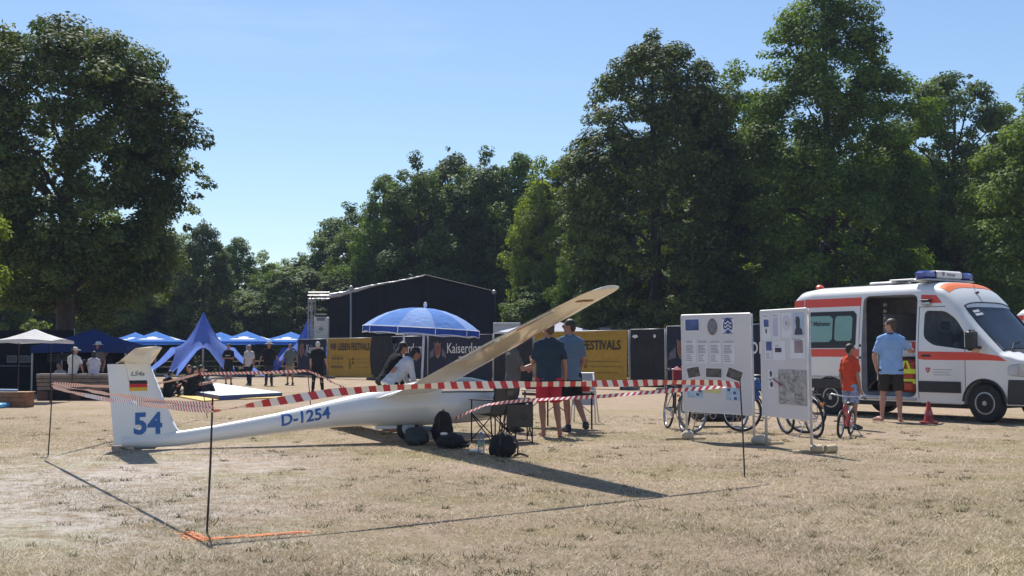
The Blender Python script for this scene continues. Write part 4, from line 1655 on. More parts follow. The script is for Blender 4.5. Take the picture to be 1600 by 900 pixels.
YV = 29.6
vb = thing("wooden_box", "low brown wooden box open towards the left edge, on the dry ground", "box", (gx(27, YV), YV, 0), R(-4))
hb = gz(613, YV)
for k in range(3):
    MB().bbox((0, -.19, hb * (.17 + .33 * k)), (.74, .025, hb * .32), .006).build("plank", WOOD, vb)
    MB().bbox((0, .19, hb * (.17 + .33 * k)), (.74, .025, hb * .32), .006).build("plank", WOOD, vb)
for x in (-.36, .36):
    MB().bbox((x, 0, hb * .5), (.025, .35, hb * .98), .006).build("end_board", WOOD, vb)
MB().bbox((0, 0, hb + .012), (.8, .44, .022), .008).build("lid", mat("pale_brown_lid", (.36, .21, .12), .7, var=.2), vb)
o = MB().bbox((0, 0, .06), (.7, 1.0, .12), .03).build("blue_mat", mat("light_blue_vinyl", (.12, .42, .72), .4))
o.location = (gx(-4, 29.4), 29.4, 0)
tag(o, "light blue mat at the picture's left edge below the wooden box", "mat")
o = MB().tube([(-.5, 0, hb + .06), (.25, 0, hb + .05)], .03, 8).build("rolled_banner", mat("pale_blue_roll", (.2, .34, .55), .5))
o.location = (gx(14, YV), YV, 0)
tag(o, "pale blue rolled sheet lying on top of the wooden box", "roll")

# dim stall under the white pavilion
YK = 40.5
kt = thing("stall_counter", "black-draped stall counter in the shade under the white pavilion", "counter", (gx(45, YK), YK, 0))
MB().bbox((0, 0, .42), (1.9, .7, .84), .02).build("drape", BLACKCLOTH, kt)
MB().bbox((0, 0, .86), (2.0, .78, .04), .01).build("counter_top", mat("dark_top", (.05, .05, .055), .5), kt)
for i, (px, py, w, h, lb) in enumerate([(20, 561, .34, .24, "leftmost framed print hanging in the dim stall"), (38, 561, .34, .24, "second framed print from the left in the dim stall"), (53, 561, .3, .24, "framed print beside the figure in the stall"), (83, 559, .3, .24, "framed print under the navy pavilion's left half"), (104, 558, .5, .22, "wide framed print behind the seated pair in white")]):
    Yp = 42.9 if i < 3 else 38.2
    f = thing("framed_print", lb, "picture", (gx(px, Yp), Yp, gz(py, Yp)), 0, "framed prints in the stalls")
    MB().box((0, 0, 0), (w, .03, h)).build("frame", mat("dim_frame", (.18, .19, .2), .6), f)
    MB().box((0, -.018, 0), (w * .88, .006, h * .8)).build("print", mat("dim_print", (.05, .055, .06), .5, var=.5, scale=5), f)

# ------------------------------------------------------------------ ambulance
VW = mat("ambulance_white", (.75, .75, .74), .3, var=.03, coat=.4, scale=1.5)
VIN = mat("interior_grey", (.34, .34, .35), .8, var=.15)
VBLK = mat("rub_strip_black", (.022, .022, .024), .55, var=.2)
VRED = mat("signal_red", (.72, .075, .04), .35, var=.04)
VORG = mat("roof_orange", (.80, .20, .06), .35, var=.04)
VGLASS = glass("tinted_pane", (.02, .024, .03), .42)
WSH = glass("windscreen_pane", (.03, .04, .055), .12)
MILK = mat("milk_glass", (.20, .36, .33), .12, var=.08, scale=2)
PORT = mat("trim_light_grey", (.45, .45, .45), .5)

VAN = thing("ambulance", "white ambulance with red stripe and open sliding door, parked under the trees", "ambulance", (9.725, 23.64, 0), math.atan2(-.812, .583), "white rescue vans")
HX = [(-4.80, 2.42), (-4.74, 2.60), (-4.6, 2.70), (-4.2, 2.75), (-1.5, 2.76), (-1.15, 2.74), (-.95, 2.69), (-.78, 2.58), (-.62, 2.42), (-.45, 2.20), (-.2, 1.91), (.1, 1.60), (.32, 1.385), (.5, 1.315), (.75, 1.225), (.92, 1.10), (1.0, .95), (1.04, .75)]
WX = [(-4.80, .86), (-4.72, .95), (-4.5, .985), (-1.0, .99), (.1, .99), (.45, .965), (.7, .90), (.9, .77), (1.0, .62), (1.04, .5)]


def vH(x):
    return float(np.interp(x, *zip(*HX)))


def vW(x):
    return float(np.interp(x, *zip(*WX)))


def v_rc(x):
    return float(np.interp(x, [-4.8, -1.2, -.6, .2, .5, 1.04], [.28, .28, .34, .17, .10, .06]))


def v_side(x, z, eps=.004):
    t = max(0, z - 1.25) / 1.25
    W = vW(x)
    k = 1 - .115 * t ** 1.35
    if z < .6:
        k -= .03 * (.6 - z) / .3
    return -(W * k) - eps


def v_sec(x):
    H, rc = vH(x), v_rc(x)
    hs = H - rc
    zb = .34
    pts = []
    for i in range(13):
        z = lerp(zb, hs, i / 12)
        pts.append((v_side(x, z, 0), z))
    w = -v_side(x, hs, 0)
    for i in range(1, 10):
        a = math.pi / 2 * i / 9
        pts.append((-w * math.cos(a) ** .55, hs + rc * math.sin(a) ** .85))
    full = pts + [(-y, z) for y, z in pts[-2::-1]]
    return [Vector((x, y, z)) for y, z in full]


xs = sorted(set([h[0] for h in HX] + [w[0] for w in WX] + list(np.linspace(-4.5, -1.5, 9)) + list(np.linspace(-.9, .9, 16))))
vb_ = MB().loft([v_sec(x) for x in xs], True, True)
vbody = vb_.build("body", [VW, VIN], VAN)
bm = bmesh.new()
bm.from_mesh(vbody.data)
bmesh.ops.remove_doubles(bm, verts=bm.verts, dist=.0005)
bmesh.ops.recalc_face_normals(bm, faces=bm.faces)
bm.to_mesh(vbody.data)
bm.free()


def xz_prism(mb, poly, y0, y1, mi=1):
    return mb.prism(poly, plane_m((0, y1, 0), (1, 0, 0), (0, 0, 1)), y1 - y0, mi)   # extrudes towards -y


def rpoly(poly, r=.08, n=4):
    out = []
    m = len(poly)
    for i in range(m):
        p, a, b = Vector(poly[i]), Vector(poly[i - 1]), Vector(poly[(i + 1) % m])
        d0, d1 = (a - p), (b - p)
        k = min(r, d0.length * .45, d1.length * .45)
        s, e = p + d0.normalized() * k, p + d1.normalized() * k
        for j in range(n + 1):
            q = j / n
            out.append(tuple(s * (1 - q) ** 2 + p * 2 * q * (1 - q) + e * q * q))
    return out


DOOR = rpoly([(-2.83, .44), (-1.50, .44), (-1.50, 2.50), (-2.83, 2.50)], .16)
FWIN = rpoly([(-1.33, 1.62), (-1.10, 1.47), (-.16, 1.36), (-.60, 1.98), (-.85, 2.14), (-1.32, 2.16)], .10)
cuts = [MB().box((-2.95, 0, 1.5), (2.85, 1.60, 1.98), mi=1),
        xz_prism(MB(), DOOR, -1.3, -.5),
        xz_prism(MB(), rpoly([(-1.38, .75), (.28, .75), (.20, 1.33), (-.58, 2.12), (-1.38, 2.30)], .05), -.84, .84),
        xz_prism(MB(), FWIN, -1.3, 1.3),
        xz_prism(MB(), [(.27, 1.30), (.33, 1.42), (-.44, 2.24), (-.60, 2.12)], -.76, .76),
        MB().lathe([(.44, -.3), (.44, .45)], 28, (0, -.83, .37), 'Y', mi=1),
        MB().lathe([(.43, -.3), (.43, .45)], 28, (-3.665, -.83, .37), 'Y', mi=1),
        MB().lathe([(.44, -.45), (.44, .3)], 28, (0, .83, .37), 'Y', mi=1),
        MB().lathe([(.43, -.45), (.43, .3)], 28, (-3.665, .83, .37), 'Y', mi=1)]
tmp = []
for c in cuts:
    o = c.build("cutter", [VW, VIN])
    b = bmesh.new()
    b.from_mesh(o.data)
    bmesh.ops.recalc_face_normals(b, faces=b.faces)
    b.to_mesh(o.data)
    b.free()
    o.matrix_world = Matrix.Translation(VAN.location) @ Matrix.Rotation(VAN.rotation_euler.z, 4, 'Z')
    md = vbody.modifiers.new("cut", 'BOOLEAN')
    md.operation, md.object, md.solver = 'DIFFERENCE', o, 'EXACT'
    tmp.append(o)
C.view_layer.update()
me = D.meshes.new_from_object(vbody.evaluated_get(C.evaluated_depsgraph_get()))
vbody.modifiers.clear()
vbody.data = me
for o in tmp:
    D.objects.remove(o)
bm = bmesh.new()
bm.from_mesh(me)
for f in bm.faces:
    f.smooth = True
for e in bm.edges:
    if len(e.link_faces) == 2 and e.calc_face_angle(0) > R(38):
        e.smooth = False
bm.to_mesh(me)
bm.free()


def side_patch(poly, name, m, eps=.004, thick=.0, parent=None, rows=10, cols=6, far=False):
    """sheet that follows the van's flank inside a convex (x, z) outline"""
    z0, z1 = min(p[1] for p in poly), max(p[1] for p in poly)
    n = len(poly)
    rings = []
    for i in range(rows + 1):
        z = lerp(z0 + 1e-4, z1 - 1e-4, i / rows)
        hit = []
        for k in range(n):
            a, b = poly[k], poly[(k + 1) % n]
            if (a[1] - z) * (b[1] - z) < 0:
                hit.append(a[0] + (b[0] - a[0]) * (z - a[1]) / (b[1] - a[1]))
        if len(hit) < 2:
            continue
        x0, x1 = min(hit), max(hit)
        row = []
        for j in range(cols + 1):
            x = lerp(x0, x1, j / cols)
            y = v_side(x, z, eps)
            row.append(Vector((x, -y if far else y, z)))
        rings.append(row)
    mb = MB().loft(rings, False, False, closed=False)
    return mb.build(name, m, parent or VAN, True)


def rect(x0, x1, z0, z1):
    return [(x0, z0), (x1, z0), (x1, z1), (x0, z1)]


def ladder(x0, x1, n):
    return [(lerp(x0, x1, i / n)) for i in range(n + 1)]


for far in (False, True):
    side_patch(rect(-4.60, -2.90, 1.235, 1.40), "red_stripe", VRED, .004, cols=16, far=far)
    side_patch([(-1.44, 1.185), (.48, 1.165), (.30, 1.27), (-.2, 1.335), (-1.44, 1.35)], "red_stripe", VRED, .004, cols=20, far=far)
    side_patch(rect(-4.62, -2.92, .565, .765), "rub_strip", VBLK, .014, cols=12, far=far)
    side_patch(rect(-1.43, -.48, .545, .765), "rub_strip", VBLK, .014, cols=10, far=far)
    side_patch(rect(-4.65, -2.95, .79, .83), "moulding", PORT, .008, cols=12, far=far)
    side_patch(rect(-4.72, -4.42, 2.31, 2.47), "red_roof_stripe", VRED, .004, cols=6, far=far)
    side_patch(rect(-4.40, -2.88, 2.30, 2.48), "red_roof_stripe", VRED, .004, cols=12, far=far)
    side_patch([(-1.42, 2.32), (-.93, 2.30), (-1.08, 2.47), (-1.42, 2.48)], "red_roof_stripe", VRED, .005, cols=6, far=far)
    side_patch([(.46, .36), (1.02, .36), (1.02, .82), (.5, .82)], "bumper", mat("bumper_grey", (.035, .036, .04), .6), .016, cols=12, far=far)
    side_patch(rpoly([(.48, .90), (.80, .86), (.92, .98), (.75, 1.13), (.50, 1.10)], .05), "headlight", mat("lamp_glass", (.35, .38, .42), .08, .3, coat=1), .012, cols=8, far=far)
    side_patch(FWIN, "door_window", VGLASS, -.012, far=far)
    # seams of the cab door
    side_patch(rect(-1.452, -1.438, .42, 2.24), "door_seam", VBLK, .0025, far=far, cols=2)
    side_patch(rect(-.395, -.383, .52, 1.40), "door_seam", VBLK, .0025, far=far, cols=2)
    side_patch(rect(-1.44, -.85, 2.226, 2.238), "door_seam", VBLK, .0025, far=far, cols=6)
side_patch(rpoly(rect(-4.40, -2.98, 1.42, 2.20), .08), "rear_window", VBLK, .006)
side_patch(rpoly(rect(-4.27, -3.60, 1.55, 2.11), .09), "pane", MILK, .010)
side_patch(rpoly(rect(-3.54, -3.08, 1.57, 2.10), .05), "pane", MILK, .010)
side_patch(rect(-2.90, -2.89, .42, 2.48), "door_seam", VBLK, .003, cols=2)
side_patch(rpoly(rect(-1.36, -1.14, 1.245, 1.285), .015), "door_handle", VBLK, .02)
t = text_mb("Malteser", .135, .004)
t.v = [(x - 3.89, y + 1.90, 0) for x, y, _ in t.v]
t.v = [(x, v_side(x, z, .014), z) for x, z, _ in t.v]
t.build("lettering", mat("dark_green_print", (.03, .05, .05), .5), VAN)


def shield(x, z, s, eps, parent=VAN):
    P = [(-.5, .5), (-.5, -.05), (0, -.6), (.5, -.05), (.5, .5)]
    MB().add([(x + a * s, v_side(x, z + b * s, eps), z + b * s) for a, b in P], [(0, 1, 2, 3, 4)]).build("shield_emblem", mat("emblem_red", (.45, .03, .035), .5), parent)
    cr = MB()
    for k in range(4):
        q = math.pi / 2 * k
        for a0, r_ in ((0, 0),):
            pts = [(0, 0), (math.cos(q - .35) * .38, math.sin(q - .35) * .38), (math.cos(q) * .26, math.sin(q) * .26), (math.cos(q + .35) * .38, math.sin(q + .35) * .38)]
            cr.add([(x + a * s, v_side(x, z + b * s, eps + .003), z + (b + .05) * s) for a, b in pts], [(0, 1, 2, 3)])
    cr.build("shield_cross", mat("emblem_white", (.7, .7, .7), .5), parent)


shield(-4.21, 1.96, .09, .014)
shield(-1.22, .98, .10, .004)
ln = MB()
for i, (w) in enumerate((.42, .36, .40)):
    ln.add([(-1.1, v_side(-1.0, .99 - .05 * i), .985 - .05 * i), (-1.1 + w, v_side(-.9, .99 - .05 * i), .985 - .05 * i), (-1.1 + w, v_side(-.9, 1 - .05 * i), 1.0 - .05 * i), (-1.1, v_side(-1, 1 - .05 * i), 1.0 - .05 * i)], [(0, 1, 2, 3)])
ln.build("printed_line", mat("grey_print_line", (.4, .4, .4), .5), VAN)


def top_z(x, y):
    H, rc = vH(x), v_rc(x)
    w = -v_side(x, H - rc, 0)
    c = min(1, abs(y) / w)
    a = math.acos(min(1, c ** (1 / .55)))
    return H - rc + rc * math.sin(a) ** .85


def top_patch(x0, x1, y0, y1, name, m, eps=.006, nx=10, ny=16, shrink=0.0):
    rows = []
    for i in range(nx + 1):
        x = lerp(x0, x1, i / nx)
        k = 1 - shrink * (1 - i / nx)
        rows.append([Vector((x, lerp(y0, y1, j / ny) * k, top_z(x, lerp(y0, y1, j / ny) * k) + eps)) for j in range(ny + 1)])
    return MB().loft(rows, False, False, closed=False).build(name, m, VAN, True)


ws = top_patch(-.52, .29, -.80, .80, "windscreen", WSH, -.012, 12, 18, .06)
wb = MB()
for sgn in (-1, 1):
    wb.tube([(x, sgn * .80 * (1 - .06 * (1 - (x + .52) / .81)), top_z(x, .8 * (1 - .06 * (1 - (x + .52) / .81))) + .002) for x in np.linspace(-.53, .30, 10)], .016, 5)
wb.tube([(-.535, y, top_z(-.535, y) + .002) for y in np.linspace(-.75, .75, 14)], .014, 5)
wb.tube([(.30, y, top_z(.30, y) + .004) for y in np.linspace(-.8, .8, 14)], .022, 5)
wb.build("windscreen_seal", VBLK, VAN)
st = MB()
for i, w in enumerate((.20, .24)):
    x = -.43 + i * .055
    st.add([(x, -.66, top_z(x, -.66)), (x, -.66 + w, top_z(x, -.66 + w)), (x + .038, -.66 + w, top_z(x + .038, -.66 + w)), (x + .038, -.66, top_z(x + .038, -.66))], [(0, 1, 2, 3)])
st.xform(Matrix.Translation((0, 0, .004))).build("windscreen_sticker", mat("emblem_white", (.7, .7, .7)), VAN)
# coloured band across the forehead of the high roof
rows = []
for x in np.linspace(-1.07, -.83, 8):
    rows.append([Vector((x, y, top_z(x, y) + .006)) for y in np.linspace(-.80, .80, 20)])
MB().loft(rows, False, False, closed=False).build("orange_roof_band", VORG, VAN, True)
vt = top_patch(.42, .56, -.46, .1, "bonnet_vent", VBLK, .006, 3, 6)
top_patch(.34, .42, -.66, .66, "cowl", VBLK, .005, 3, 12)
for y0, y1 in ((-.05, .55), (-.6, -.02)):
    MB().tube([(.36, y0, top_z(.36, y0) + .03), (.22, (y0 + y1) / 2, top_z(.22, (y0 + y1) / 2) + .025), (.18, y1, top_z(.18, y1) + .02)], .012, 5).build("wiper", VBLK, VAN)
# front face: grille
MB().bbox((1.035, 0, .86), (.05, .86, .16), .02).build("grille", VBLK, VAN)
MB().bbox((1.02, 0, .50), (.09, 1.1, .26), .03).build("bumper", mat("bumper_grey", (.035, .036, .04), .6), VAN)
# mirror and spotlight
mr = MB().bbox((-.12, -1.17, 1.56), (.16, .25, .40), .05).build("mirror", VBLK, VAN, auto=40)
MB().tube([(-.05, -.96, 1.42), (-.1, -1.1, 1.42), (-.12, -1.15, 1.45)], .03, 6).build("mirror_arm", VBLK, mr)
MB().bbox((-.205, -1.17, 1.57), (.012, .20, .30), .03).build("mirror_glass", CHROME, mr)
MB().bbox((-.04, -1.17, 1.36), (.1, .16, .09), .03).build("indicator", mat("lamp_orange", (.6, .3, .15), .3), mr)
MB().bbox((-.12, 1.17, 1.56), (.16, .25, .40), .05).build("mirror", VBLK, VAN, auto=40)
MB().bbox((-1.27, v_side(-1.27, 2.30, .05), 2.30), (.2, .12, .10), .03).build("scene_lamp", mat("lamp_glass", (.35, .38, .42)), VAN, auto=40)
MB().bbox((-1.27, v_side(-1.27, 2.36, .05), 2.365), (.22, .15, .025), .01).build("lamp_hood", VBLK, VAN)
# antenna
an = MB()
an.cyl((-.72, -.1, top_z(-.72, -.1)), (-.82, -.1, top_z(-.72, -.1) + .42), .005, .003, 5)
an.build("aerial", VBLK, VAN)
MB().bbox((-.70, -.1, top_z(-.7, -.1) + .02), (.12, .07, .05), .02).build("aerial_foot", VBLK, VAN)
# light bar across the roof
lb_ = MB().bbox((-1.50, 0, 2.90), (.30, .84, .17), .03).build("light_bar", mat("bar_white", (.66, .67, .68), .4), VAN, auto=40)
BLUEL = mat("blue_lamp", (.03, .035, .28), .12, coat=.8)
for y in (-.64, .64):
    MB().bbox((-1.50, y, 2.89), (.28, .36, .155), .04).build("blue_lamp", BLUEL, lb_, auto=40)
for y in (-.445, .445):
    MB().bbox((-1.50, y, 2.90), (.26, .05, .15), .02).build("lamp_gap", VBLK, lb_)
MB().bbox((-1.50, 0, 2.79), (.34, 1.60, .045), .015).build("bar_foot", STEEL, lb_)
t = text_mb("Malteser", .085, .003).xform(plane_m((-1.348, .03, 2.88), (0, 1, 0), (0, 0, 1)))
t.build("lettering", mat("grey_lettering", (.22, .22, .25)), lb_)
MB().prism([(-.04, .05), (-.04, -.01), (0, -.05), (.04, -.01), (.04, .05)], plane_m((-1.348, -.24, 2.91), (0, 1, 0), (0, 0, 1)), .003).build("shield_emblem", mat("grey_lettering", (.22, .22, .25)), lb_)
MB().bbox((-2.1, -.35, 2.82), (.6, .5, .03), .01).build("roof_hatch", mat("bar_white", (.66, .67, .68)), VAN)
MB().bbox((-4.35, -.45, 2.77), (.16, .16, .10), .04).build("rear_beacon", VRED, VAN, auto=40)
MB().bbox((-2.6, -.3, 2.78), (.7, .5, .05), .02).build("roof_vent", mat("bar_white", (.66, .67, .68)), VAN)


def wheel(x, y, parent, name="wheel"):
    w = MB().lathe([(.20, -.10), (.30, -.115), (.345, -.10), (.368, -.06), (.368, .06), (.345, .10), (.30, .115), (.20, .10)], 32, (x, y, .368), 'Y')
    w = w.build(name, RUBBER, parent, auto=30)
    sg = 1 if y < 0 else -1
    MB().lathe([(.205, .02 * sg), (.215, .105 * sg), (.19, .108 * sg), (.16, .07 * sg), (.12, .095 * sg), (.05, .10 * sg), (.045, .12 * sg), (.0, .12 * sg)], 24, (x, y, .368), 'Y').build("rim", mat("steel_rim", (.38, .38, .39), .35, .7), w, auto=30)
    hl = MB()
    for k in range(12):
        a = 2 * math.pi * k / 12
        c = Vector((x + .165 * math.cos(a), y - .100 * sg, .368 + .165 * math.sin(a)))
        hl.box(c, (.028, .012, .028), mi=0)
    o = hl.build("rim_hole", VBLK, w)
    o["kind"] = "stuff"
    return w


for x in (0, -3.665):
    for y in (-.86, .86):
        wheel(x, y, VAN)
for y in (-.99, .99):
    for x, r_ in ((0, .45), (-3.665, .44)):
        fl_ = MB()
        fl_.tube([(x + r_ * math.cos(a), math.copysign(abs(v_side(x, .7, -.008)), y), .37 + r_ * math.sin(a)) for a in np.linspace(.05, math.pi - .05, 18)], .022, 6)
        fl_.build("arch_trim", VBLK, VAN)
MB().bbox((-2.16, -.93, .40), (1.3, .16, .05), .01).build("door_step", STEEL, VAN)
MB().box((-2.3, 0, .30), (4.2, 1.5, .12)).build("underbody", VBLK, VAN)
for y in (-.94, .94):
    MB().bbox((-.95, y, .385), (.95, .05, .12), .02).build("sill", VW, VAN)
# the opened sliding door hangs outside the flank, behind the opening
# interior
for y in (-.42, .42):
    s = MB().bbox((-.98, y, 1.05), (.5, .46, .16), .05).build("seat", mat("dark_seat", (.035, .035, .04), .9), VAN, auto=40)
    MB().bbox((-1.2, y, 1.42), (.14, .44, .66), .06).build("backrest", mat("dark_seat", (.035, .035, .04)), s, auto=40)
    MB().bbox((-1.2, y, 1.86), (.10, .26, .18), .05).build("headrest", mat("dark_seat", (.035, .035, .04)), s, auto=40)
MB().bbox((.03, 0, 1.22), (.42, 1.5, .2), .06).build("dashboard", VBLK, VAN, auto=40)
MB().torus((-.28, .42, 1.35), .19, .016, 'X', 20, 6).build("steering_wheel", VBLK, VAN, True)
cb = MB().bbox((-1.78, -.42, 1.39), (.52, .6, .30), .02).build("cabinet", mat("cabinet_white", (.58, .58, .57), .5), VAN)
MB().bbox((-1.78, -.42, 1.555), (.56, .64, .03), .01).build("cabinet_top", PORT, cb)
MB().prism([(-.06, .08), (-.06, -.01), (0, -.09), (.06, -.01), (.06, .08)], plane_m((-1.72, -.723, 1.46), (1, 0, 0), (0, 0, 1)), .003).build("shield_emblem", mat("emblem_red", (.45, .03, .035)), cb)
MB().bbox((-1.78, -.42, .88), (.5, .56, .72), .03).build("cabinet_base", mat("dark_seat", (.035, .035, .04)), cb)
MB().bbox((-2.74, .2, 1.4), (.06, 1.1, 1.5), .02).build("partition", mat("interior_panel", (.26, .26, .27), .8), VAN)
MB().bbox((-2.30, .45, .95), (.5, .6, .7), .05).build("folding_seat", mat("dark_seat", (.035, .035, .04)), VAN)
MB().tube([(-2.56, -.80, .75), (-2.56, -.80, 1.45)], .022, 8).build("grab_rail", mat("rail_yellow_white", (.55, .55, .5), .4), VAN)
for z in (2.33, 2.2, 2.05):
    MB().bbox((-2.70, -.35, z), (.04, .09, .07), .015).build("wall_socket", PORT, VAN)
MB().bbox((-2.2, .74, 1.95), (.9, .1, .5), .03).build("wall_cupboard", mat("interior_panel", (.26, .26, .27)), VAN)
for z, x in ((1.47, -2.86), (1.22, -2.86)):
    MB().bbox((x, v_side(x, z, .004), z), (.05, .02, .05), .01).build("door_catch", VBLK, VAN)

# rescue rucksack standing in the doorway
rk = thing("rescue_rucksack", "red rescue rucksack with yellow bands standing in the ambulance doorway", "rucksack",
           Vector(VAN.location) + Matrix.Rotation(VAN.rotation_euler.z, 3, 'Z') @ Vector((-1.76, -.84, .53)), VAN.rotation_euler.z)
MB().bbox((0, 0, .33), (.44, .20, .66), .07).build("bag", mat("rucksack_red", (.42, .07, .035), .8), rk, auto=40)
YLW = mat("reflex_yellow", (.60, .68, .03), .5)
for z in (.42, .22):
    MB().bbox((0, -.108, z), (.45, .02, .10), .008).build("yellow_band", YLW, rk)
av = MB()
MBp = plane_m((0, -.112, .46), (1, 0, 0), (0, 0, 1))
for poly in ([(-.13, 0), (-.05, .17), (0, .17), (-.06, 0)], [(.13, 0), (.05, .17), (0, .17), (.06, 0)]):
    MB().prism(poly, MBp, .012).build("yellow_chevron", YLW, rk)
MB().bbox((0, -.12, .12), (.34, .06, .18), .03).build("pocket", mat("rucksack_red", (.42, .07, .035)), rk, auto=40)

# second white van, only its rear corner inside the frame
V2 = dup(VAN, (0, 0, 0), R(-60), "white van cut off by the right edge of the picture behind the ambulance")
rz = R(-60)
off = Matrix.Rotation(rz, 3, 'Z') @ Vector((-4.6, -.9, 0))
V2.location = (gx(1591, 38) - off.x, 38 - off.y, 0)

# traffic cone
tc_ = thing("traffic_cone", "small dull red traffic cone standing by the ambulance's front door", "cone", (gx(1448.5, 22.9), 22.9, 0))
MB().lathe([(.10, .03), (.095, .04), (.028, .40), (.02, .41), (.0, .41)], 18).build("cone", mat("cone_red", (.36, .03, .03), .6, stain=.4), tc_, auto=40)
MB().bbox((0, 0, .018), (.28, .28, .036), .012).build("base", mat("cone_red", (.36, .03, .03)), tc_)
MB().lathe([(.076, .155), (.062, .235)], 18, cap=False).xform(Matrix.Translation((0, 0, .0)) @ Matrix.Diagonal((1.06, 1.06, 1, 1))).build("band", mat("cone_band", (.42, .12, .12), .5), tc_)

# ------------------------------------------------------------------ display boards
BW = mat("board_white", (.66, .65, .66), .6, var=.03, scale=1.5, stain=.12)
ALU = mat("board_post_grey", (.55, .54, .55), .5, .2)
PHOTO_BLUE = mat("photo_blue", (.05, .085, .24), .4, var=.5, scale=9)
PHOTO_DK = mat("photo_dark", (.10, .085, .08), .4, var=.7, scale=14)
PHOTO_PINK = mat("photo_pink", (.32, .25, .27), .4, var=.3, scale=4)
MAPP = mat("map_print", (.36, .35, .34), .6, var=.4, scale=12)
LBLUE = mat("pale_blue_sheet", (.42, .55, .70), .6, var=.25, scale=14)
LYEL = mat("pale_yellow_sheet", (.66, .62, .26), .6, var=.08)
NAVYP = mat("navy_print", (.03, .055, .24), .5)


def board(name, label, p0, p1, y0, y1, zt0, zt1, zb0, zb1, lean):
    """p0,p1: ground feet. Returns the thing and a placing function (u, v) -> local point"""
    P0, P1 = Vector((*p0, 0)), Vector((*p1, 0))
    d = P1 - P0
    L = d.length
    t = thing(name, label, "display board", P0, math.atan2(d.y, d.x), "white display boards")
    q = [Vector((0 + lean, -.03, zb0)), Vector((L + lean, -.03, zb1)), Vector((L, -.03, zt1)), Vector((0, -.03, zt0))]
    q = [Vector((-.03, -.03, zb0)), Vector((L + .03, -.03, zb1)), Vector((L + .0, -.03, zt1)), Vector((-.06, -.03, zt0))]
    b = [p + Vector((0, .025, 0)) for p in q]
    MB().loft([q, b]).build("panel", BW, t, auto=30)
    ed = MB()
    for i in range(4):
        ed.tube([q[i] + Vector((0, .012, 0)), q[(i + 1) % 4] + Vector((0, .012, 0))], .014, 5)
    ed.build("edge_strip", mat("edge_white", (.72, .72, .73), .5), t)

    def at(u, v, k):
        top = q[3] + (q[2] - q[3]) * u
        bot = q[0] + (q[1] - q[0]) * u
        p = top + (bot - top) * v
        return Vector((p.x, -.03 - .003 * k, p.z))
    for x, zt_ in ((.0, zt0), (L, zt1)):
        MB().tube([(x + (.03 if x else -.0), .018, .02), (x - (.0 if x else .03), .018, zt_)], .020, 7).build("post", ALU, t, True)
    return t, at, L


def sheet(t, at, u0, v0, u1, v1, m, name, k=1, rot=0):
    c = ((u0 + u1) / 2, (v0 + v1) / 2)
    pts = []
    n = 1
    for a, b in ((u0, v1), (u1, v1), (u1, v0), (u0, v0)):
        du, dv = (a - c[0]) * 1.0, (b - c[1]) * 1.38
        x = du * math.cos(rot) - dv * math.sin(rot)
        y = du * math.sin(rot) + dv * math.cos(rot)
        pts.append(at(c[0] + x, c[1] + y / 1.38, k))
    return MB().add(pts, [(0, 1, 2, 3)]).build(name, m, t)


def disc(t, at, u, v, ru_, rv, m, name, k=1, n=24):
    return MB().add([at(u + ru_ * math.cos(a), v - rv * math.sin(a), k) for a in np.linspace(0, -2 * math.pi, n, endpoint=False)], [tuple(range(n))]).build(name, m, t)


def lines(t, at, u0, u1, v0, v1, n, k=2, seed=0, m=INK):
    rg_ = random.Random(seed)
    mb = MB()
    for i in range(n):
        v = lerp(v0, v1, i / max(1, n - 1))
        e = u1 - (u1 - u0) * rg_.choice([0, 0, .1, .25])
        mb.add([at(u0, v + .004, k), at(e, v + .004, k), at(e, v - .004, k), at(u0, v - .004, k)], [(0, 1, 2, 3)])
    o = mb.build("printed_text", m, t)
    o["kind"] = "stuff"
    return o


t1, a1, L1 = board("display_board", "left white display board with round emblems and rows of text", (gx(1071, 18.7), 18.7), (gx(1173, 17.95), 17.95), 0, 0, gz(493, 18.7), gz(490, 17.95), gz(641, 18.7), gz(648, 17.95), .02)
sheet(t1, a1, .05, .03, .28, .175, PAPER, "paper")
sheet(t1, a1, .065, .045, .265, .160, PHOTO_BLUE, "photo", 2)
disc(t1, a1, .465, .125, .082, .098, PAPER, "paper", 1)
disc(t1, a1, .465, .125, .074, .088, mat("emblem_brown", (.22, .18, .17), .6, var=.3, scale=20), "round_emblem", 2)
disc(t1, a1, .465, .125, .052, .062, mat("emblem_greyblue", (.17, .19, .23), .6, var=.3, scale=20), "round_emblem", 3)
sheet(t1, a1, .60, .035, .78, .20, PAPER, "paper")
disc(t1, a1, .69, .115, .068, .080, NAVYP, "round_emblem", 2)
for dv in (-.03, .005, .04):
    wv = MB()
    for i in range(10):
        u_, u2_ = .69 - .052 + i * .0104, .69 - .052 + (i + 1) * .0104
        f = lambda u: .115 + dv + .012 * math.sin((u - .64) / .1 * 9)
        wv.add([a1(u_, f(u_) + .007, 3), a1(u2_, f(u2_) + .007, 3), a1(u2_, f(u2_) - .007, 3), a1(u_, f(u_) - .007, 3)], [(0, 1, 2, 3)])
    wv.build("white_wave", PAPER, t1)
lines(t1, a1, .61, .77, .045, .045, 1, 3, 2, NAVYP)
lines(t1, a1, .62, .76, .192, .192, 1, 3, 2, NAVYP)
for i, (u0, u1) in enumerate(((.065, .20), (.24, .375), (.43, .565), (.62, .76))):
    sheet(t1, a1, u0 - .012, .255, u1 + .012, .50, PAPER, "paper")
    lines(t1, a1, u0, u1, .27, .285, 2, 2, i)
    lines(t1, a1, u0, u1 - .02, .315, .39, 6, 2, i + 5)
    lines(t1, a1, u0, u1 - .04, .415, .475, 4, 2, i + 9)
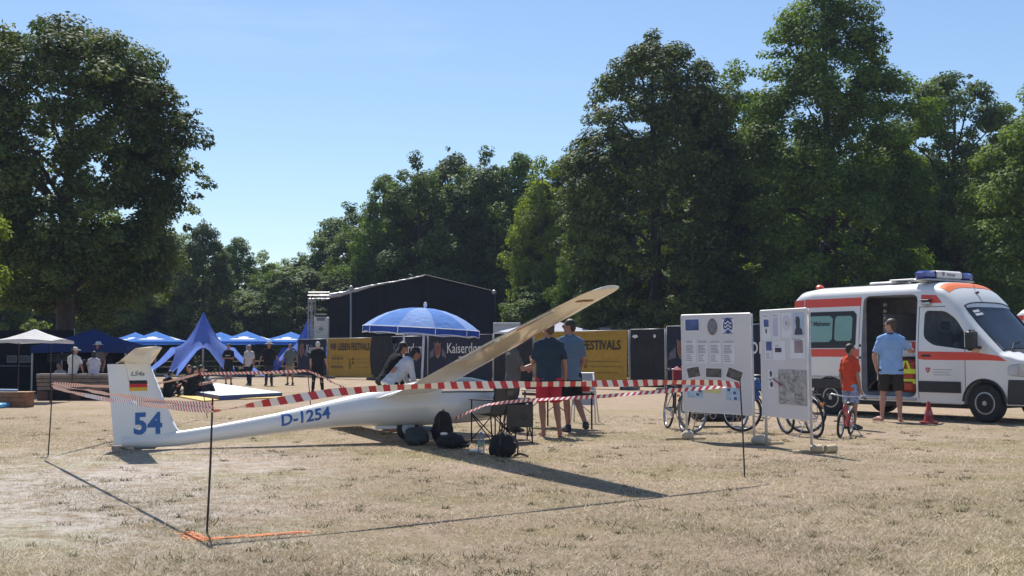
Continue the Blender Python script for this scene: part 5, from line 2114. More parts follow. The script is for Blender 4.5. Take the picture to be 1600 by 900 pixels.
for i, (u0, v0, u1, v1, r_) in enumerate(((.08, .545, .26, .645, -.2), (.355, .55, .58, .64, 0), (.66, .555, .87, .655, .33))):
    sheet(t1, a1, u0 - .012, v0 - .012, u1 + .012, v1 + .012, PAPER, "paper", 1, r_)
    sheet(t1, a1, u0, v0, u1, v1, PHOTO_DK, "photo", 2, r_)
sheet(t1, a1, .07, .72, .30, .86, LBLUE, "paper")
lines(t1, a1, .10, .2, .74, .77, 2)
for u, v in ((.22, .735), (.24, .775), (.20, .81)):
    sheet(t1, a1, u, v, u + .045, v + .025, PHOTO_DK, "photo", 2)
sheet(t1, a1, .33, .72, .56, .80, LYEL, "paper")
sheet(t1, a1, .64, .715, .84, .865, LBLUE, "paper")
for u, v in ((.66, .745), (.74, .775), (.75, .83)):
    sheet(t1, a1, u, v, u + .04, v + .03, PHOTO_BLUE, "photo", 2)

t2, a2, L2 = board("display_board", "right white display board with a large grey map and small photos", (gx(1194, 17.25), 17.25), (gx(1262, 16.3), 16.3), 0, 0, gz(486, 17.25), gz(482, 16.3), gz(648, 17.25), gz(656, 16.3), .02)
sheet(t2, a2, .04, .03, .24, .28, PAPER, "paper")
sheet(t2, a2, .09, .085, .20, .155, PHOTO_BLUE, "photo", 2)
disc(t2, a2, .14, .195, .018, .025, PHOTO_DK, "photo", 2)
sheet(t2, a2, .26, .03, .46, .28, PAPER, "paper")
sheet(t2, a2, .29, .07, .40, .245, mat("lilac_table_print", (.50, .53, .66), .6, var=.08), "photo", 2)
lines(t2, a2, .06, .2, .05, .05, 1)
lines(t2, a2, .29, .43, .05, .05, 1)
sheet(t2, a2, .48, .03, .70, .26, PAPER, "paper")
disc(t2, a2, .59, .125, .085, .075, mat("faint_disc", (.58, .58, .64), .6), "round_emblem", 2)
disc(t2, a2, .59, .125, .02, .018, INK, "round_emblem", 3)
sheet(t2, a2, .73, .035, .96, .24, mat("portrait_sky", (.40, .52, .68), .5, var=.1), "photo")
MB().add([a2(u, v, 2) for u, v in ((.77, .235), (.93, .235), (.92, .19), (.875, .165), (.88, .10), (.86, .07), (.80, .07), (.785, .11), (.80, .16), (.77, .20))], [tuple(range(10))]).build("portrait", mat("portrait_dark", (.05, .05, .065), .5), t2)
sheet(t2, a2, .10, .285, .25, .47, PAPER, "paper")
sheet(t2, a2, .13, .295, .25, .38, PHOTO_BLUE, "photo", 2)
sheet(t2, a2, .28, .29, .56, .47, PAPER, "paper")
sheet(t2, a2, .33, .355, .47, .395, mat("dark_photo", (.03, .03, .05), .4), "photo", 2)
lines(t2, a2, .34, .44, .335, .335, 1)
lines(t2, a2, .13, .22, .41, .45, 3)
sheet(t2, a2, .66, .265, .98, .45, PAPER, "paper")
sheet(t2, a2, .75, .285, .93, .40, PHOTO_PINK, "photo", 2)
lines(t2, a2, .70, .95, .275, .275, 1, 2)
sheet(t2, a2, .39, .555, .98, .875, MAPP, "map", 2)
mr_ = MB()
rng = random.Random(5)
for i in range(26):
    u, v = rng.uniform(.42, .92), rng.uniform(.58, .85)
    P = [a2(min(.97, max(.4, u + .05 * j * math.cos(i))), min(.87, max(.56, v + .02 * j * math.sin(i * 2.1))), 3) for j in range(4)]
    mr_.tube(P, .0035, 3)
o = mr_.build("map_roads", mat("map_road_grey", (.2, .2, .2), .7), t2)
o["kind"] = "stuff"
sheet(t2, a2, .16, .56, .29, .74, PAPER, "paper")
disc(t2, a2, .225, .60, .028, .03, PHOTO_DK, "photo", 2)
disc(t2, a2, .235, .70, .034, .026, PHOTO_DK, "photo", 2)
lines(t2, a2, .18, .26, .655, .66, 2, 2)
MB().tube([a2(.28, .645, 6), a2(.46, .70, 6)], .010, 6).build("red_pen", mat("pen_red", (.45, .04, .06), .4), t2)
# battens and stones that hold the feet
for (px, Y, lb) in ((1071, 18.7, "pale batten and stone at the left board's left foot"), (1182, 17.7, "pale sandbag holding the feet between the two boards"), (1270, 16.25, "pair of sawn log pieces at the right board's right foot")):
    t = thing("foot_weight", lb, "weight", (gx(px, Y), Y, 0))
    if px == 1270:
        for dx, r_ in ((.03, .5), (.22, -.3)):
            MB().tube([(dx - .08, .02 - dx * .3, .055), (dx + .06, -.05 + dx * .3, .06)], [.052, .058], 12).build("log", PALEWOOD, t, auto=40)
    elif px == 1182:
        MB().ell((.05, 0, .065), (.15, .11, .075), 12, 8).build("bag", mat("sandbag", (.48, .42, .33), .9, bump=.5), t, True)
    else:
        MB().ell((.02, -.03, .07), (.10, .09, .08), 9, 6).build("stone", mat("pale_stone", (.45, .4, .33), .9, bump=.6), t, True)
    for dy, rz in ((0, .2), ):
        MB().bbox((0, 0, .022), (.62 if px != 1182 else .8, .05, .035), .008, rz).build("batten", PALEWOOD, t)

# ------------------------------------------------------------------ bicycles
def bike(name, label, loc, rotz, paint, rwh=.335, saddle=.92, bars=1.02, wb=1.06, guard=True, basket=None, tyre=RUBBER, lean=-6, steer=0.0):
    t = thing(name, label, "bicycle", loc, rotz, "parked bicycles")
    t.rotation_euler = (R(lean), 0, rotz)
    k = rwh / .335
    rw, fw = Vector((-wb / 2, 0, rwh)), Vector((wb / 2, 0, rwh))
    bb_ = Vector((-wb * .09, 0, rwh * .86))
    st_ = Vector((-wb * .22, 0, saddle - .1))
    hd = Vector((wb * .29, 0, bars - .13))
    hl = Vector((wb * .335, 0, bars - .30))
    for c in (rw, fw):
        w = MB().torus(c, rwh - .02, .02, 'Y', 30, 6).build("wheel", tyre, t, True)
        MB().torus(c, rwh - .045, .011, 'Y', 30, 5).build("rim", CHROME, w, True)
        sp_ = MB()
        for i in range(16):
            a = 2 * math.pi * i / 16
            sp_.cyl(c + Vector((0, .03 * (1 if i % 2 else -1), 0)), c + Vector((math.cos(a), 0, math.sin(a))) * (rwh - .05), .0022, seg=3)
        o = sp_.build("spokes", CHROME, w)
        o["kind"] = "stuff"
        MB().cyl(c + Vector((0, -.045, 0)), c + Vector((0, .045, 0)), .022, seg=8).build("hub", CHROME, w)
        if guard:
            MB().tube([c + Vector((math.cos(a), 0, math.sin(a))) * (rwh + .02) for a in np.linspace(.35, 2.6, 12)], .016, 5).build("mudguard", BLACK, t, True)
    fr_ = MB()
    for a, b, r_ in ((bb_, st_, .017), (bb_, hl, .019), (st_ - Vector((0, 0, .08)), hd - Vector((0, 0, .05)), .016), (hl, hd, .02)):
        fr_.cyl(a, b, r_, seg=7)
    for s in (-1, 1):
        o_ = Vector((0, .05 * s, 0))
        fr_.cyl(rw + o_, bb_ + o_ * .5, .010, seg=5).cyl(rw + o_, st_ - Vector((0, 0, .1)) + o_ * .3, .008, seg=5)
    fr_.build("frame", paint, t, True)
    fk = MB()
    for s in (-1, 1):
        o_ = Vector((0, .05 * s, 0))
        fk.tube([fw + o_, lerp(fw, hl, .85) + o_, hl], [.010, .013, .014], 6)
    fk.build("fork", paint, t, True)
    h = MB().tube([Vector((wb * .27, -.28, bars)), Vector((wb * .33, -.2, bars + .02)), Vector((wb * .30, 0, bars + .0)), Vector((wb * .33, .2, bars + .02)), Vector((wb * .27, .28, bars))], .012, 7)
    h.cyl(hd, (wb * .295, 0, bars), .014, seg=6)
    hb_ = h.build("handlebar", CHROME, t, True)
    for s in (-1, 1):
        MB().cyl((wb * .27 - .08, s * .30, bars - .005), (wb * .30, s * .255, bars + .012), .017, seg=7).build("grip", BLACK, hb_, True)
    MB().cyl(st_, st_ + Vector((-.02, 0, .09)), .013, seg=6).build("seat_post", CHROME, t)
    MB().ell(st_ + Vector((-.03, 0, .115)), (.13, .07, .035), 12, 6).build("saddle", BLACK, t, True)
    cr = MB().torus(bb_ + Vector((0, -.05, 0)), .075 * k, .008, 'Y', 20, 4).build("chainring", STEEL, t)
    for s, a in ((-1, .6), (1, .6 + math.pi)):
        e = bb_ + Vector((math.cos(a) * .16 * k, .09 * s, math.sin(a) * .16 * k))
        MB().cyl(bb_ + Vector((0, .07 * s, 0)), e, .010, seg=5).build("crank", STEEL, t)
        MB().bbox(e + Vector((0, .05 * s, 0)), (.08, .09, .022), .006).build("pedal", BLACK, t)
    ch = MB()
    for dz in (-1, 1):
        ch.cyl(bb_ + Vector((0, -.05, .07 * k * dz)), rw + Vector((0, -.05, .035 * dz)), .005, seg=4)
    ch.build("chain", DSTEEL, t)
    MB().cyl((rw + bb_) / 2 + Vector((-.05, .06, 0)), (-wb * .32, .22, .01), .008, seg=5).build("kickstand", STEEL, t)
    if guard:
        rc_ = MB()
        for s in (-1, 1):
            rc_.cyl(rw + Vector((0, .06 * s, 0)), rw + Vector((-.05, .06 * s, rwh + .07)), .006, seg=4)
            rc_.cyl(rw + Vector((-.22, .05 * s, rwh + .08)), rw + Vector((.18, .05 * s, rwh + .08)), .007, seg=5)
        rc_.build("rack", BLACK, t)
        MB().bbox(rw + Vector((-.30, 0, rwh - .06)), (.03, .06, .05), .01).build("rear_lamp", mat("lamp_amber", (.65, .2, .03), .3), t)
    return t


BIKEBLK = mat("black_bike_paint", (.02, .02, .022), .3, coat=.4)
BIKESIL = mat("silver_bike_paint", (.38, .39, .41), .3, .6)
BIKEBLU = mat("blue_bike_paint", (.03, .06, .20), .3, coat=.4)
GREYTYRE = mat("grey_tyre", (.17, .165, .16), .8)
Yb = 20.3
bike("bicycle", "silver bicycle with grey tyres behind the left display board", ((gx(1081, 20.2) + gx(1156, 20.9)) / 2 - .02, 20.55, 0), math.atan2(.75, .95), BIKESIL, rwh=.345, tyre=GREYTYRE)
bike("bicycle", "dark blue bicycle showing between the two boards, its wheels under the right one", (gx(1214, 20.0) - .02, 20.3, 0), math.atan2(-.42, 1.0), BIKEBLU, rwh=.345)
bike("bicycle", "black bicycle whose wheel sticks out right of the right board", (gx(1257, 19.2), 19.5, 0), math.atan2(.95, -.25), BIKEBLK, rwh=.30, saddle=.80, bars=.98, wb=.95)
bike("bicycle", "dark bicycle seen end-on left of the left board", (gx(1057, 20.6), 20.9, 0), math.atan2(-1, .12), BIKEBLK, rwh=.34)
kb = bike("bicycle", "small red children's bicycle with black tyres beside the boy", (gx(1322, 19.3), 19.45, 0), math.atan2(-.66, -.36), REDPAINT, rwh=.20, saddle=.50, bars=.64, wb=.70, guard=False, lean=-5)
for c in (Vector((-.35, 0, .2)), Vector((.35, 0, .2))):
    MB().tube([c + Vector((math.cos(a), 0, math.sin(a))) * .225 for a in np.linspace(.3, 2.7, 12)], .014, 5).build("mudguard", BLACK, kb, True)
# bags hung on the bicycles
o = MB().bbox((0, 0, 0), (.20, .32, .34), .06).build("red_pannier", mat("dull_red_bag", (.20, .02, .035), .8), auto=40)
o.location = (gx(1060, 20.6), 20.6, gz(588, 20.6))
tag(o, "dull red bag on the bicycle left of the left board", "bag")
o = MB().bbox((0, 0, .17), (.95, .5, .26), .08).build("bike_trailer", mat("black_trailer_cloth", (.02, .02, .025), .8), auto=40)
o.location = (gx(1120, 22.0), 22.0, .05)
tag(o, "low black bag lying behind the left board's lower edge", "bag")
jk = thing("blue_jacket", "blue and white jacket bundled on the bicycle between the two boards", "jacket", (gx(1178, 20.4), 20.4, gz(626, 20.4)))
rng = random.Random(3)
jm = MB()
for i in range(7):
    jm.ell((rng.uniform(-.06, .06), rng.uniform(-.05, .05), .04 + i * .05), (.10, .08, .055), 8, 6, Matrix.Rotation(rng.uniform(-.6, .6), 3, 'Y'))
jo = jm.build("cloth", mat("jacket_blue", (.05, .11, .32), .9, var=.3), jk, True)
md = jo.modifiers.new("fuse", 'REMESH')
md.mode, md.voxel_size, md.use_smooth_shade = 'VOXEL', .014, True
MB().ell((-.05, -.06, .36), (.07, .05, .03), 8, 6).build("white_trim", mat("edge_white", (.72, .72, .73)), jk, True)

# ------------------------------------------------------------------ camping chairs, table, crate, sign, bags
CH = mat("chair_grey_cloth", (.072, .068, .062), .9, bump=.3, bscale=60)


def camp_chair(label, loc, rotz, print_=False):
    t = thing("camping_chair", label, "chair", loc, rotz, "folding camping chairs")
    w, dp = .50, .42      # faces +y
    tube_ = MB()
    for s in (-1, 1):
        x = s * w / 2
        f = MB().tube([(x, -dp / 2 - .02, 0), (x, -dp / 2 + .02, .43), (x, -dp / 2 - .10, .86)], .011, 6)
        f.build("rear_leg", DSTEEL, t, True)
        MB().tube([(x, dp / 2, 0), (x, dp / 2, .62)], .011, 6).build("front_leg", DSTEEL, t, True)
        MB().bbox((x, -.02, .635), (.055, dp + .12, .025), .01).build("armrest", BLACK, t)
    for y in (-dp / 2, dp / 2):
        for s in (-1, 1):
            MB().tube([(-s * w / 2, y, .04), (s * w / 2, y + .012 * s, .42)], .009, 5).build("cross_brace", DSTEEL, t, True)
    for s in (-1, 1):
        MB().tube([(s * w / 2, -dp / 2, .04), (s * w / 2 - .012 * s, dp / 2, .40)], .009, 5).build("cross_brace", DSTEEL, t, True)
    n = 8
    seat = []
    for i in range(n + 1):
        v = i / n
        seat.append([Vector((lerp(-w / 2, w / 2, u), lerp(-dp / 2, dp / 2, v), .43 - .045 * math.sin(u * math.pi) * math.sin(v * math.pi * .8 + .3))) for u in np.linspace(0, 1, 9)])
    MB().loft(seat, False, False, closed=False).build("seat", CH, t, True)
    bk = []
    for i in range(n + 1):
        v = i / n
        bk.append([Vector((lerp(-w / 2, w / 2, u) * (1 - .02 * v), lerp(-dp / 2 + .02, -dp / 2 - .10, v) - .05 * math.sin(u * math.pi), lerp(.42, .86, v) - (.012 * math.sin(u * math.pi) if i == n else 0))) for u in np.linspace(0, 1, 9)])
    b = MB().loft(bk, False, False, closed=False).build("backrest", CH, t, True)
    if print_:
        MB().box((0, -dp / 2 - .135, .74), (.13, .004, .07), rx=.27).build("label_patch", mat("chair_label", (.13, .11, .09), .8), b)
    return t


camp_chair("grey folding camping chair with its back to the camera at the glider's nose", (gx(771, 18.2), 18.2, 0), R(46), True)
c2 = thing("camping_chair", "second grey camping chair with a hanging side pouch, seen from its side", "chair", (gx(806, 18.3), 18.3, 0), R(-82), "folding camping chairs")
t = camp_chair("tmp", (0, 0, 0), 0)
for ch in list(t.children):
    ch.parent = c2
D.objects.remove(t)
MB().bbox((.275, .02, .40), (.03, .40, .34), .012).build("side_pouch", CH, c2)
MB().lathe([(.055, -.006), (.055, .006)], 18, (.296, .08, .38), 'X').build("pouch_ring", BLACK, c2)
jc = thing("dark_jacket", "dark blue jacket with a white badge lying over the second camping chair", "jacket", (gx(806, 18.3), 18.3, .44))
jm = MB()
for i in range(8):
    jm.ell((rng.uniform(-.2, .18), rng.uniform(-.12, .12), .03 + rng.uniform(0, .13)), (.13, .10, .055), 8, 6, Matrix.Rotation(rng.uniform(-.5, .5), 3, 'Y'))
jo = jm.build("cloth", mat("jacket_navy", (.02, .025, .05), .9, var=.4), jc, True)
md = jo.modifiers.new("fuse", 'REMESH')
md.mode, md.voxel_size, md.use_smooth_shade = 'VOXEL', .016, True
MB().ell((.17, -.17, .10), (.03, .02, .035), 10, 6).build("badge", mat("edge_white", (.72, .72, .73)), jc, True)

tb = thing("folding_table", "folding camping table with crossed legs behind the man in red shorts", "table", ((gx(828, 22.3) + gx(917, 20.9)) / 2, 21.5, 0), math.atan2(-1.15, .95))
tz = .655
MB().bbox((0, 0, tz), (1.30, .62, .03), .01).build("tabletop", mat("table_grey", (.32, .31, .30), .5), tb)
for x in (-.58, .58):
    for y in (-.27, .27):
        MB().cyl((x, y, 0), (x, y, tz - .016), .016, seg=7).build("leg", DSTEEL, tb, True)
for y in (-.27, .27):
    for s in (-1, 1):
        MB().cyl((s * .56, y, .28), (0 - s * .1, y + .005 * s, tz - .03), .009, seg=5).build("brace", DSTEEL, tb)
    MB().box((0, y * 1.16, tz - .06), (1.2, .015, .05)).build("apron", DSTEEL, tb)
cr_ = thing("red_crate", "shallow red plastic crate with a white rim on the folding table", "crate", (gx(905, 20.75), 20.8, tz + .016), R(-8))
RC = mat("crate_red", (.42, .022, .03), .4)
MB().loft([[Vector((x * .36, y * .26, 0)) for x, y in ((-.5, -.5), (.5, -.5), (.5, .5), (-.5, .5))], [Vector((x * .44, y * .32, .155)) for x, y in ((-.5, -.5), (.5, -.5), (.5, .5), (-.5, .5))]], True, False).build("tub", RC, cr_)
MB().tube([(-.225, -.165, .16), (.225, -.165, .16), (.225, .165, .16), (-.225, .165, .16), (-.225, -.165, .16)], .012, 6).build("rim", mat("edge_white", (.72, .72, .73)), cr_)
o = MB().bbox((0, 0, .03), (.28, .22, .06), .015).build("red_folder", RC)
o.location = (gx(833, 21.9), 21.9, tz + .016)
tag(o, "flat red folder on the left end of the folding table", "folder")
# A-frame sign
sg = thing("a_frame_sign", "grey folding A-frame sign standing behind the table's right end", "sign", (gx(913, 23.2), 23.2, 0), R(-12))
hs_ = gz(583, 23.2)
for s in (-1, 1):
    for y, nm in ((-.22, 0), (.22, 1)):
        MB().tube([(s * .24, y, 0), (s * .17, y * .1, hs_)], .014, 6).build("leg", ALU, sg, True)
MB().loft([[Vector((s * lerp(.235, .175, q), lerp(-.22, -.022, q) - .012 + d_, hs_ * q)) for s, d_ in ((-1, 0), (1, 0), (1, .012), (-1, .012))] for q in (.36, .99)]).build("front_panel", mat("sign_grey", (.36, .37, .40), .5), sg)
MB().cyl((-.19, -.02, hs_), (.19, -.02, hs_), .016, seg=6).build("top_bar", mat("edge_white", (.72, .72, .73)), sg)
o = MB().bbox((0, 0, .14), (.5, .34, .28), .02).build("dark_crate", mat("red_brown_pier", (.10, .055, .045)))
o.location = (gx(574, 32), 32, 0)
tag(o, "small red-brown crate on the ground before the yellow banner", "crate")
o = MB().bbox((0, 0, .3), (.46, .34, .6), .02).build("white_bin", mat("bin_white", (.52, .53, .55), .5))
o.location = (gx(669, 27), 27, gz(605, 27) - .1)
o.location.z = 0
tag(o, "grey-white box right of the umbrella's white pole", "box")


def rucksack(label, loc, rotz, h, w, d, tilt_, m, straps=True):
    t = thing("rucksack", label, "rucksack", loc, rotz, "dark bags lying under the glider")
    Mt = Matrix.Rotation(R(tilt_), 4, 'X')
    b = MB()
    b.ell((0, 0, h * .40), (w / 2, d / 2, h * .42), 14, 10)
    b.ell((0, -.01, h * .70), (w * .42, d * .42, h * .28), 14, 8)
    b.bbox((0, 0, h * .35), (w * .86, d * .8, h * .62), .07)
    bo = b.xform(Mt).build("bag", m, t, True)
    md = bo.modifiers.new("fuse", 'REMESH')
    md.mode, md.voxel_size, md.use_smooth_shade = 'VOXEL', .016, True
    tx = D.textures.get("cloth_creases") or D.textures.new("cloth_creases", 'CLOUDS')
    tx.noise_scale = .09
    dm = bo.modifiers.new("creases", 'DISPLACE')
    dm.texture, dm.strength = tx, .05
    p = MB().bbox((0, -d * .52, h * .28), (w * .7, d * .22, h * .36), .04).xform(Mt).build("pocket", m, t, auto=40)
    MB().tube([Mt @ Vector((-.03, 0, h * .95)), Mt @ Vector((0, 0, h * 1.03)), Mt @ Vector((.03, 0, h * .95))], .010, 6).build("handle", BLACK, t)
    if straps:
        for s in (-1, 1):
            MB().tube([Mt @ Vector((s * w * .25, d * .42, h * .85)), Mt @ Vector((s * w * .33, d * .62, h * .5)), Mt @ Vector((s * w * .38, d * .4, h * .12))], .016, 6, flat=.5).build("strap", BLACK, t)
    return t


BAGB = mat("black_bag_cloth", (.012, .012, .016), .85, var=.3, bump=.4)
BAGN = mat("dark_green_bag_cloth", (.03, .04, .042), .85, var=.4, bump=.4)
rucksack("black rucksack standing upright against the glider's belly", (gx(691, 17.75), 17.75, 0), R(200), .50, .32, .24, -8, BAGB)
rucksack("black holdall slumped in the wing's shade beneath the upright rucksack", (gx(704, 17.0), 17.0, 0), R(60), .22, .34, .44, 0, BAGB, False)
rucksack("rounded black rucksack with a loose strap in the middle of the wing shadow", (gx(787, 15.65), 15.65, 0), R(205), .31, .38, .30, 6, BAGB)
rucksack("dark greenish bag leaning against the main wheel", (gx(652, 17.6), 17.62, 0), R(170), .27, .38, .3, -12, BAGN, False)
o = MB().tube([(0, 0, .02), (.08, -.03, .05), (.13, .02, .03), (.18, -.02, .015)], .014, 6).build("loose_strap", BAGB)
o.location = (gx(803, 15.6), 15.6, 0)
tag(o, "loose black strap end lying right of the rounded rucksack", "strap")
bo_ = thing("water_bottle", "clear plastic water bottle standing left of the rounded rucksack", "bottle", (gx(752, 16.0), 16.0, 0))
MB().lathe([(.0, .004), (.042, .005), (.045, .02), (.045, .10), (.040, .115), (.045, .13), (.045, .19), (.017, .245), (.015, .27), (.0, .271)], 16).build("body", glass("bottle_plastic", (.35, .45, .5), .30), bo_, True)
MB().lathe([(.0, .271), (.019, .272), (.019, .295), (.0, .296)], 12).build("cap", mat("cap_blue", (.08, .2, .5), .4), bo_)
MB().lathe([(.046, .125), (.046, .175)], 16, cap=False).build("label_sleeve", mat("bottle_label", (.30, .42, .40), .5), bo_)
for px, Y, w, lb in ((744, 16.3, .10, "crumpled white paper scrap left of the water bottle"), (694, 16.8, .055, "white cap or cloth lying on the slumped holdall")):
    o = MB().ell((0, 0, .02), (w, w * .5, .02), 9, 6).build("white_cloth", mat("edge_white", (.72, .72, .73)), None, True)
    o.location = (gx(px, Y), Y, .005 if px == 744 else .20)
    tag(o, lb, "cloth")

# ------------------------------------------------------------------ people
def blob(mb, name, m, parent, vox, smooth=2, crease=0.0):
    o = mb.build(name, m, parent, True)
    md = o.modifiers.new("fuse", 'REMESH')
    md.mode, md.voxel_size, md.use_smooth_shade = 'VOXEL', vox, True
    s = o.modifiers.new("soften", 'SMOOTH')
    s.factor, s.iterations = .5, smooth
    if crease:
        tx = D.textures.get("shirt_creases") or D.textures.new("shirt_creases", 'CLOUDS')
        tx.noise_scale = .11
        dm = o.modifiers.new("creases", 'DISPLACE')
        dm.texture, dm.strength = tx, crease
    return o


def rings_mb(mb, rows, n=16):
    """rows: (centre, rx, ry, tilt about x)"""
    rg_ = []
    for c, rx, ry, tl in rows:
        M = Matrix.Rotation(tl, 3, 'X')
        rg_.append([Vector(c) + M @ Vector((rx * math.cos(a), ry * math.sin(a), 0)) for a in np.linspace(0, 2 * math.pi, n, endpoint=False)])
    mb.loft(rg_)


def person(label, loc, face, h, shirt, legs, hair=DKHAIR, skin=SKIN, vox=.013, legs_len='long', sleeves='short', shoes=None,
           lean=0.0, twist=0.0, hip=.93, P=None, hat=None, group=None, fingers=True, glasses=False, build_=1.0, headtilt=0.0, print_=None, collar=None, long_shirt=0.0):
    """Standing figure 1.75 units tall facing +y, scaled to h; P overrides joints.
    Upper joints are given relative to the hips and lean forward about them."""
    t = thing("person", label, "person", loc, face, group)
    k = h / 1.75
    t.scale = (k, k, k)
    P = P or {}
    Rl = Matrix.Rotation(-R(lean), 3, 'X')
    hipc = Vector((0, 0, hip))

    def up(x, y, z):
        return hipc + Rl @ Vector((x, y, z))
    J = {}
    for s, n in ((-1, 'L'), (1, 'R')):
        J['sh' + n] = up((.105 + .062 * build_) * s, 0, .455)
        J['el' + n] = J['sh' + n] + Vector(P.get('el' + n, (.06 * s, -.03, -.29)))
        J['wr' + n] = J['el' + n] + Vector(P.get('wr' + n, (.0 * s, .07, -.25)))
        J['hi' + n] = hipc + Vector((.09 * s, 0, -.02))
        J['kn' + n] = Vector(P.get('kn' + n, (.105 * s, .02, .49)))
        J['an' + n] = Vector(P.get('an' + n, (.11 * s, -.02, .085)))
        J['to' + n] = Vector(P.get('to' + n, (.03 * s, .15, -.055)))
    neck0, neck1 = up(0, -.01, .52), up(0, .015, .60)
    hc = up(0, .03, .695)
    Rh = Matrix.Rotation(R(twist), 3, 'Z') @ Rl @ Matrix.Rotation(-R(headtilt), 3, 'X')

    def hp(x, y, z):
        return hc + Rh @ Vector((x, y, z))
    b = MB()
    b.ell(hp(0, -.005, .012), (.074, .094, .100), 14, 10, Rh)
    b.ell(hp(0, .018, -.045), (.056, .068, .066), 12, 8, Rh)
    b.ell(hp(0, .058, -.085), (.028, .026, .022), 8, 6, Rh)
    b.ell(hp(0, .092, -.012), (.014, .020, .026), 8, 6, Rh)
    b.ell(hp(0, .082, .028), (.05, .014, .012), 8, 6, Rh)
    for s in (-1, 1):
        b.ell(hp(.076 * s, -.01, -.005), (.011, .022, .032), 8, 6, Rh)
    b.tube([neck0 - Rl @ Vector((0, 0, .05)), neck0, neck1, hc], [.07, .058, .053, .05], 12)
    w = build_
    rings_mb(b, [(up(0, 0, -.12), .14 * w, .10, -R(lean)), (up(0, 0, 0), .155 * w, .11, -R(lean)), (up(0, .01, .14), .135 * w, .098, -R(lean)), (up(0, .01, .32), .16 * w, .11, -R(lean)),
                 (up(0, 0, .42), .165 * w, .10, -R(lean)), (up(0, 0, .48), .125 * w, .085, -R(lean)), (up(0, -.005, .53), .075, .065, -R(lean))])
    for s, n in ((-1, 'L'), (1, 'R')):
        sh, el, wr = J['sh' + n], J['el' + n], J['wr' + n]
        b.cap(sh, el, .044, .040, 10)
        b.cap(up(.03 * s, -.005, .52), sh, .040, .044, 10)
        b.tube([el, lerp(el, wr, .3), wr], [.040, .041, .027], 10)
        b.ell(wr, (.027,) * 3, 8, 6)
        d = (wr - el).normalized()
        hd = Vector(P.get('hd' + n, d)).normalized()
        sd = hd.cross(Vector((1, 0, 0)))
        sd = sd.normalized() if sd.length > .2 else Vector((0, 1, 0))
        nr = hd.cross(sd).normalized()
        palm = wr + hd * .055
        Mp = Matrix((sd, nr, hd)).transposed()
        b.ell(palm, (.040, .016, .055), 10, 8, Mp)
        if fingers:
            point = P.get('point' + n)
            for i, (o_, L) in enumerate(((-.030, .060), (-.010, .072), (.010, .070), (.029, .055))):
                r0 = wr + hd * .095 + sd * o_
                cu = .45 if not (point and i == 3) else 0
                m1 = r0 + (hd * math.cos(cu * .5) + nr * -s * math.sin(cu * .5)) * L * .5
                m2 = m1 + (hd * math.cos(cu * 1.8) + nr * -s * math.sin(cu * 1.8)) * L * .5
                if point:
                    if i == 3:
                        m1, m2 = r0 + hd * .045, r0 + hd * .09
                    else:
                        m1 = r0 + nr * -s * .03 + hd * .01
                        m2 = r0 + nr * -s * .03 - hd * .025
                b.tube([r0 - hd * .02, r0, m1, m2], [.0095, .0095, .009, .008], 6)
            tb0 = wr + hd * .03 + sd * .034
            b.tube([tb0, tb0 + sd * .022 + hd * .025, tb0 + sd * .026 + hd * .058], [.012, .011, .009], 6)
        hi, kn, an = J['hi' + n], J['kn' + n], J['an' + n]
        b.tube([hi, lerp(hi, kn, .4), kn], [.088, .078, .056], 12)
        b.ell(kn, (.056,) * 3, 10, 8)
        b.tube([kn, lerp(kn, an, .3) - Vector((0, .012, 0)), lerp(kn, an, .7), an], [.053, .055, .040, .034], 12)
        to = J['to' + n]
        b.tube([an + Vector((0, -.03, -.045)), an + Vector((to.x * .5, to.y * .4, -.035)), an + to], [.038, .040, .026], 10)
        b.ell(an + Vector((0, -.03, -.045)), (.036, .038, .038), 8, 6)
        b.ell(an + to, (.040, .035, .024), 8, 6)
        b.ell(an, (.036,) * 3, 8, 6)
    body = blob(b, "body", skin, t, vox, 2)
    for s in (-1, 1):
        MB().ell(hp(.030 * s, .086, .008), (.013, .008, .007), 8, 6, Rh).build("eye", mat("eye_dark", (.05, .035, .03), .3), t, True)
    MB().ell(hp(0, .082, -.058), (.022, .008, .006), 8, 6, Rh).build("mouth", mat("lip", (.30, .11, .09), .5), t, True)
    # hair
    if hair:
        hm = MB()
        hm.ell(hp(0, -.022, .034), (.083, .094, .092), 14, 10, Rh)
        hm.ell(hp(0, -.06, -.01), (.072, .05, .075), 12, 8, Rh)
        if P.get('longhair'):
            hm.ell(hp(0, -.065, -.09), (.078, .045, .13), 12, 8, Rh)
        ho = blob(hm, "hair", hair, t, max(vox, .012), 1, .012)
    if glasses:
        g_ = MB()
        for s in (-1, 1):
            g_.ell(hp(.034 * s, .095, .008), (.028, .008, .020), 10, 6, Rh)
            g_.cyl(hp(.062 * s, .09, .012), hp(.08 * s, -.01, .012), .005, seg=5)
        g_.cyl(hp(-.01, .1, .012), hp(.01, .1, .012), .004, seg=5)
        g_.build("sunglasses", BLACK, t, True)
    if hat:
        hm = MB()
        if hat[0] == 'brim':
            hm.lathe([(.19, .050), (.185, .058), (.10, .068), (.095, .11), (.085, .145), (.04, .162), (.0, .165)], 20).xform(Matrix.Translation(hc) @ Rh.to_4x4() @ Matrix.Translation((0, -.01, 0)))
        else:
            hm.ell(hp(0, -.012, .050), (.090, .104, .085), 14, 8, Rh)
            hm.ell(hp(0, .115, .045), (.065, .075, .012), 12, 6, Rh)
        hm.build("hat", hat[1], t, True)
    # shirt
    e = .016
    s_ = MB()
    lo = -.13 - long_shirt
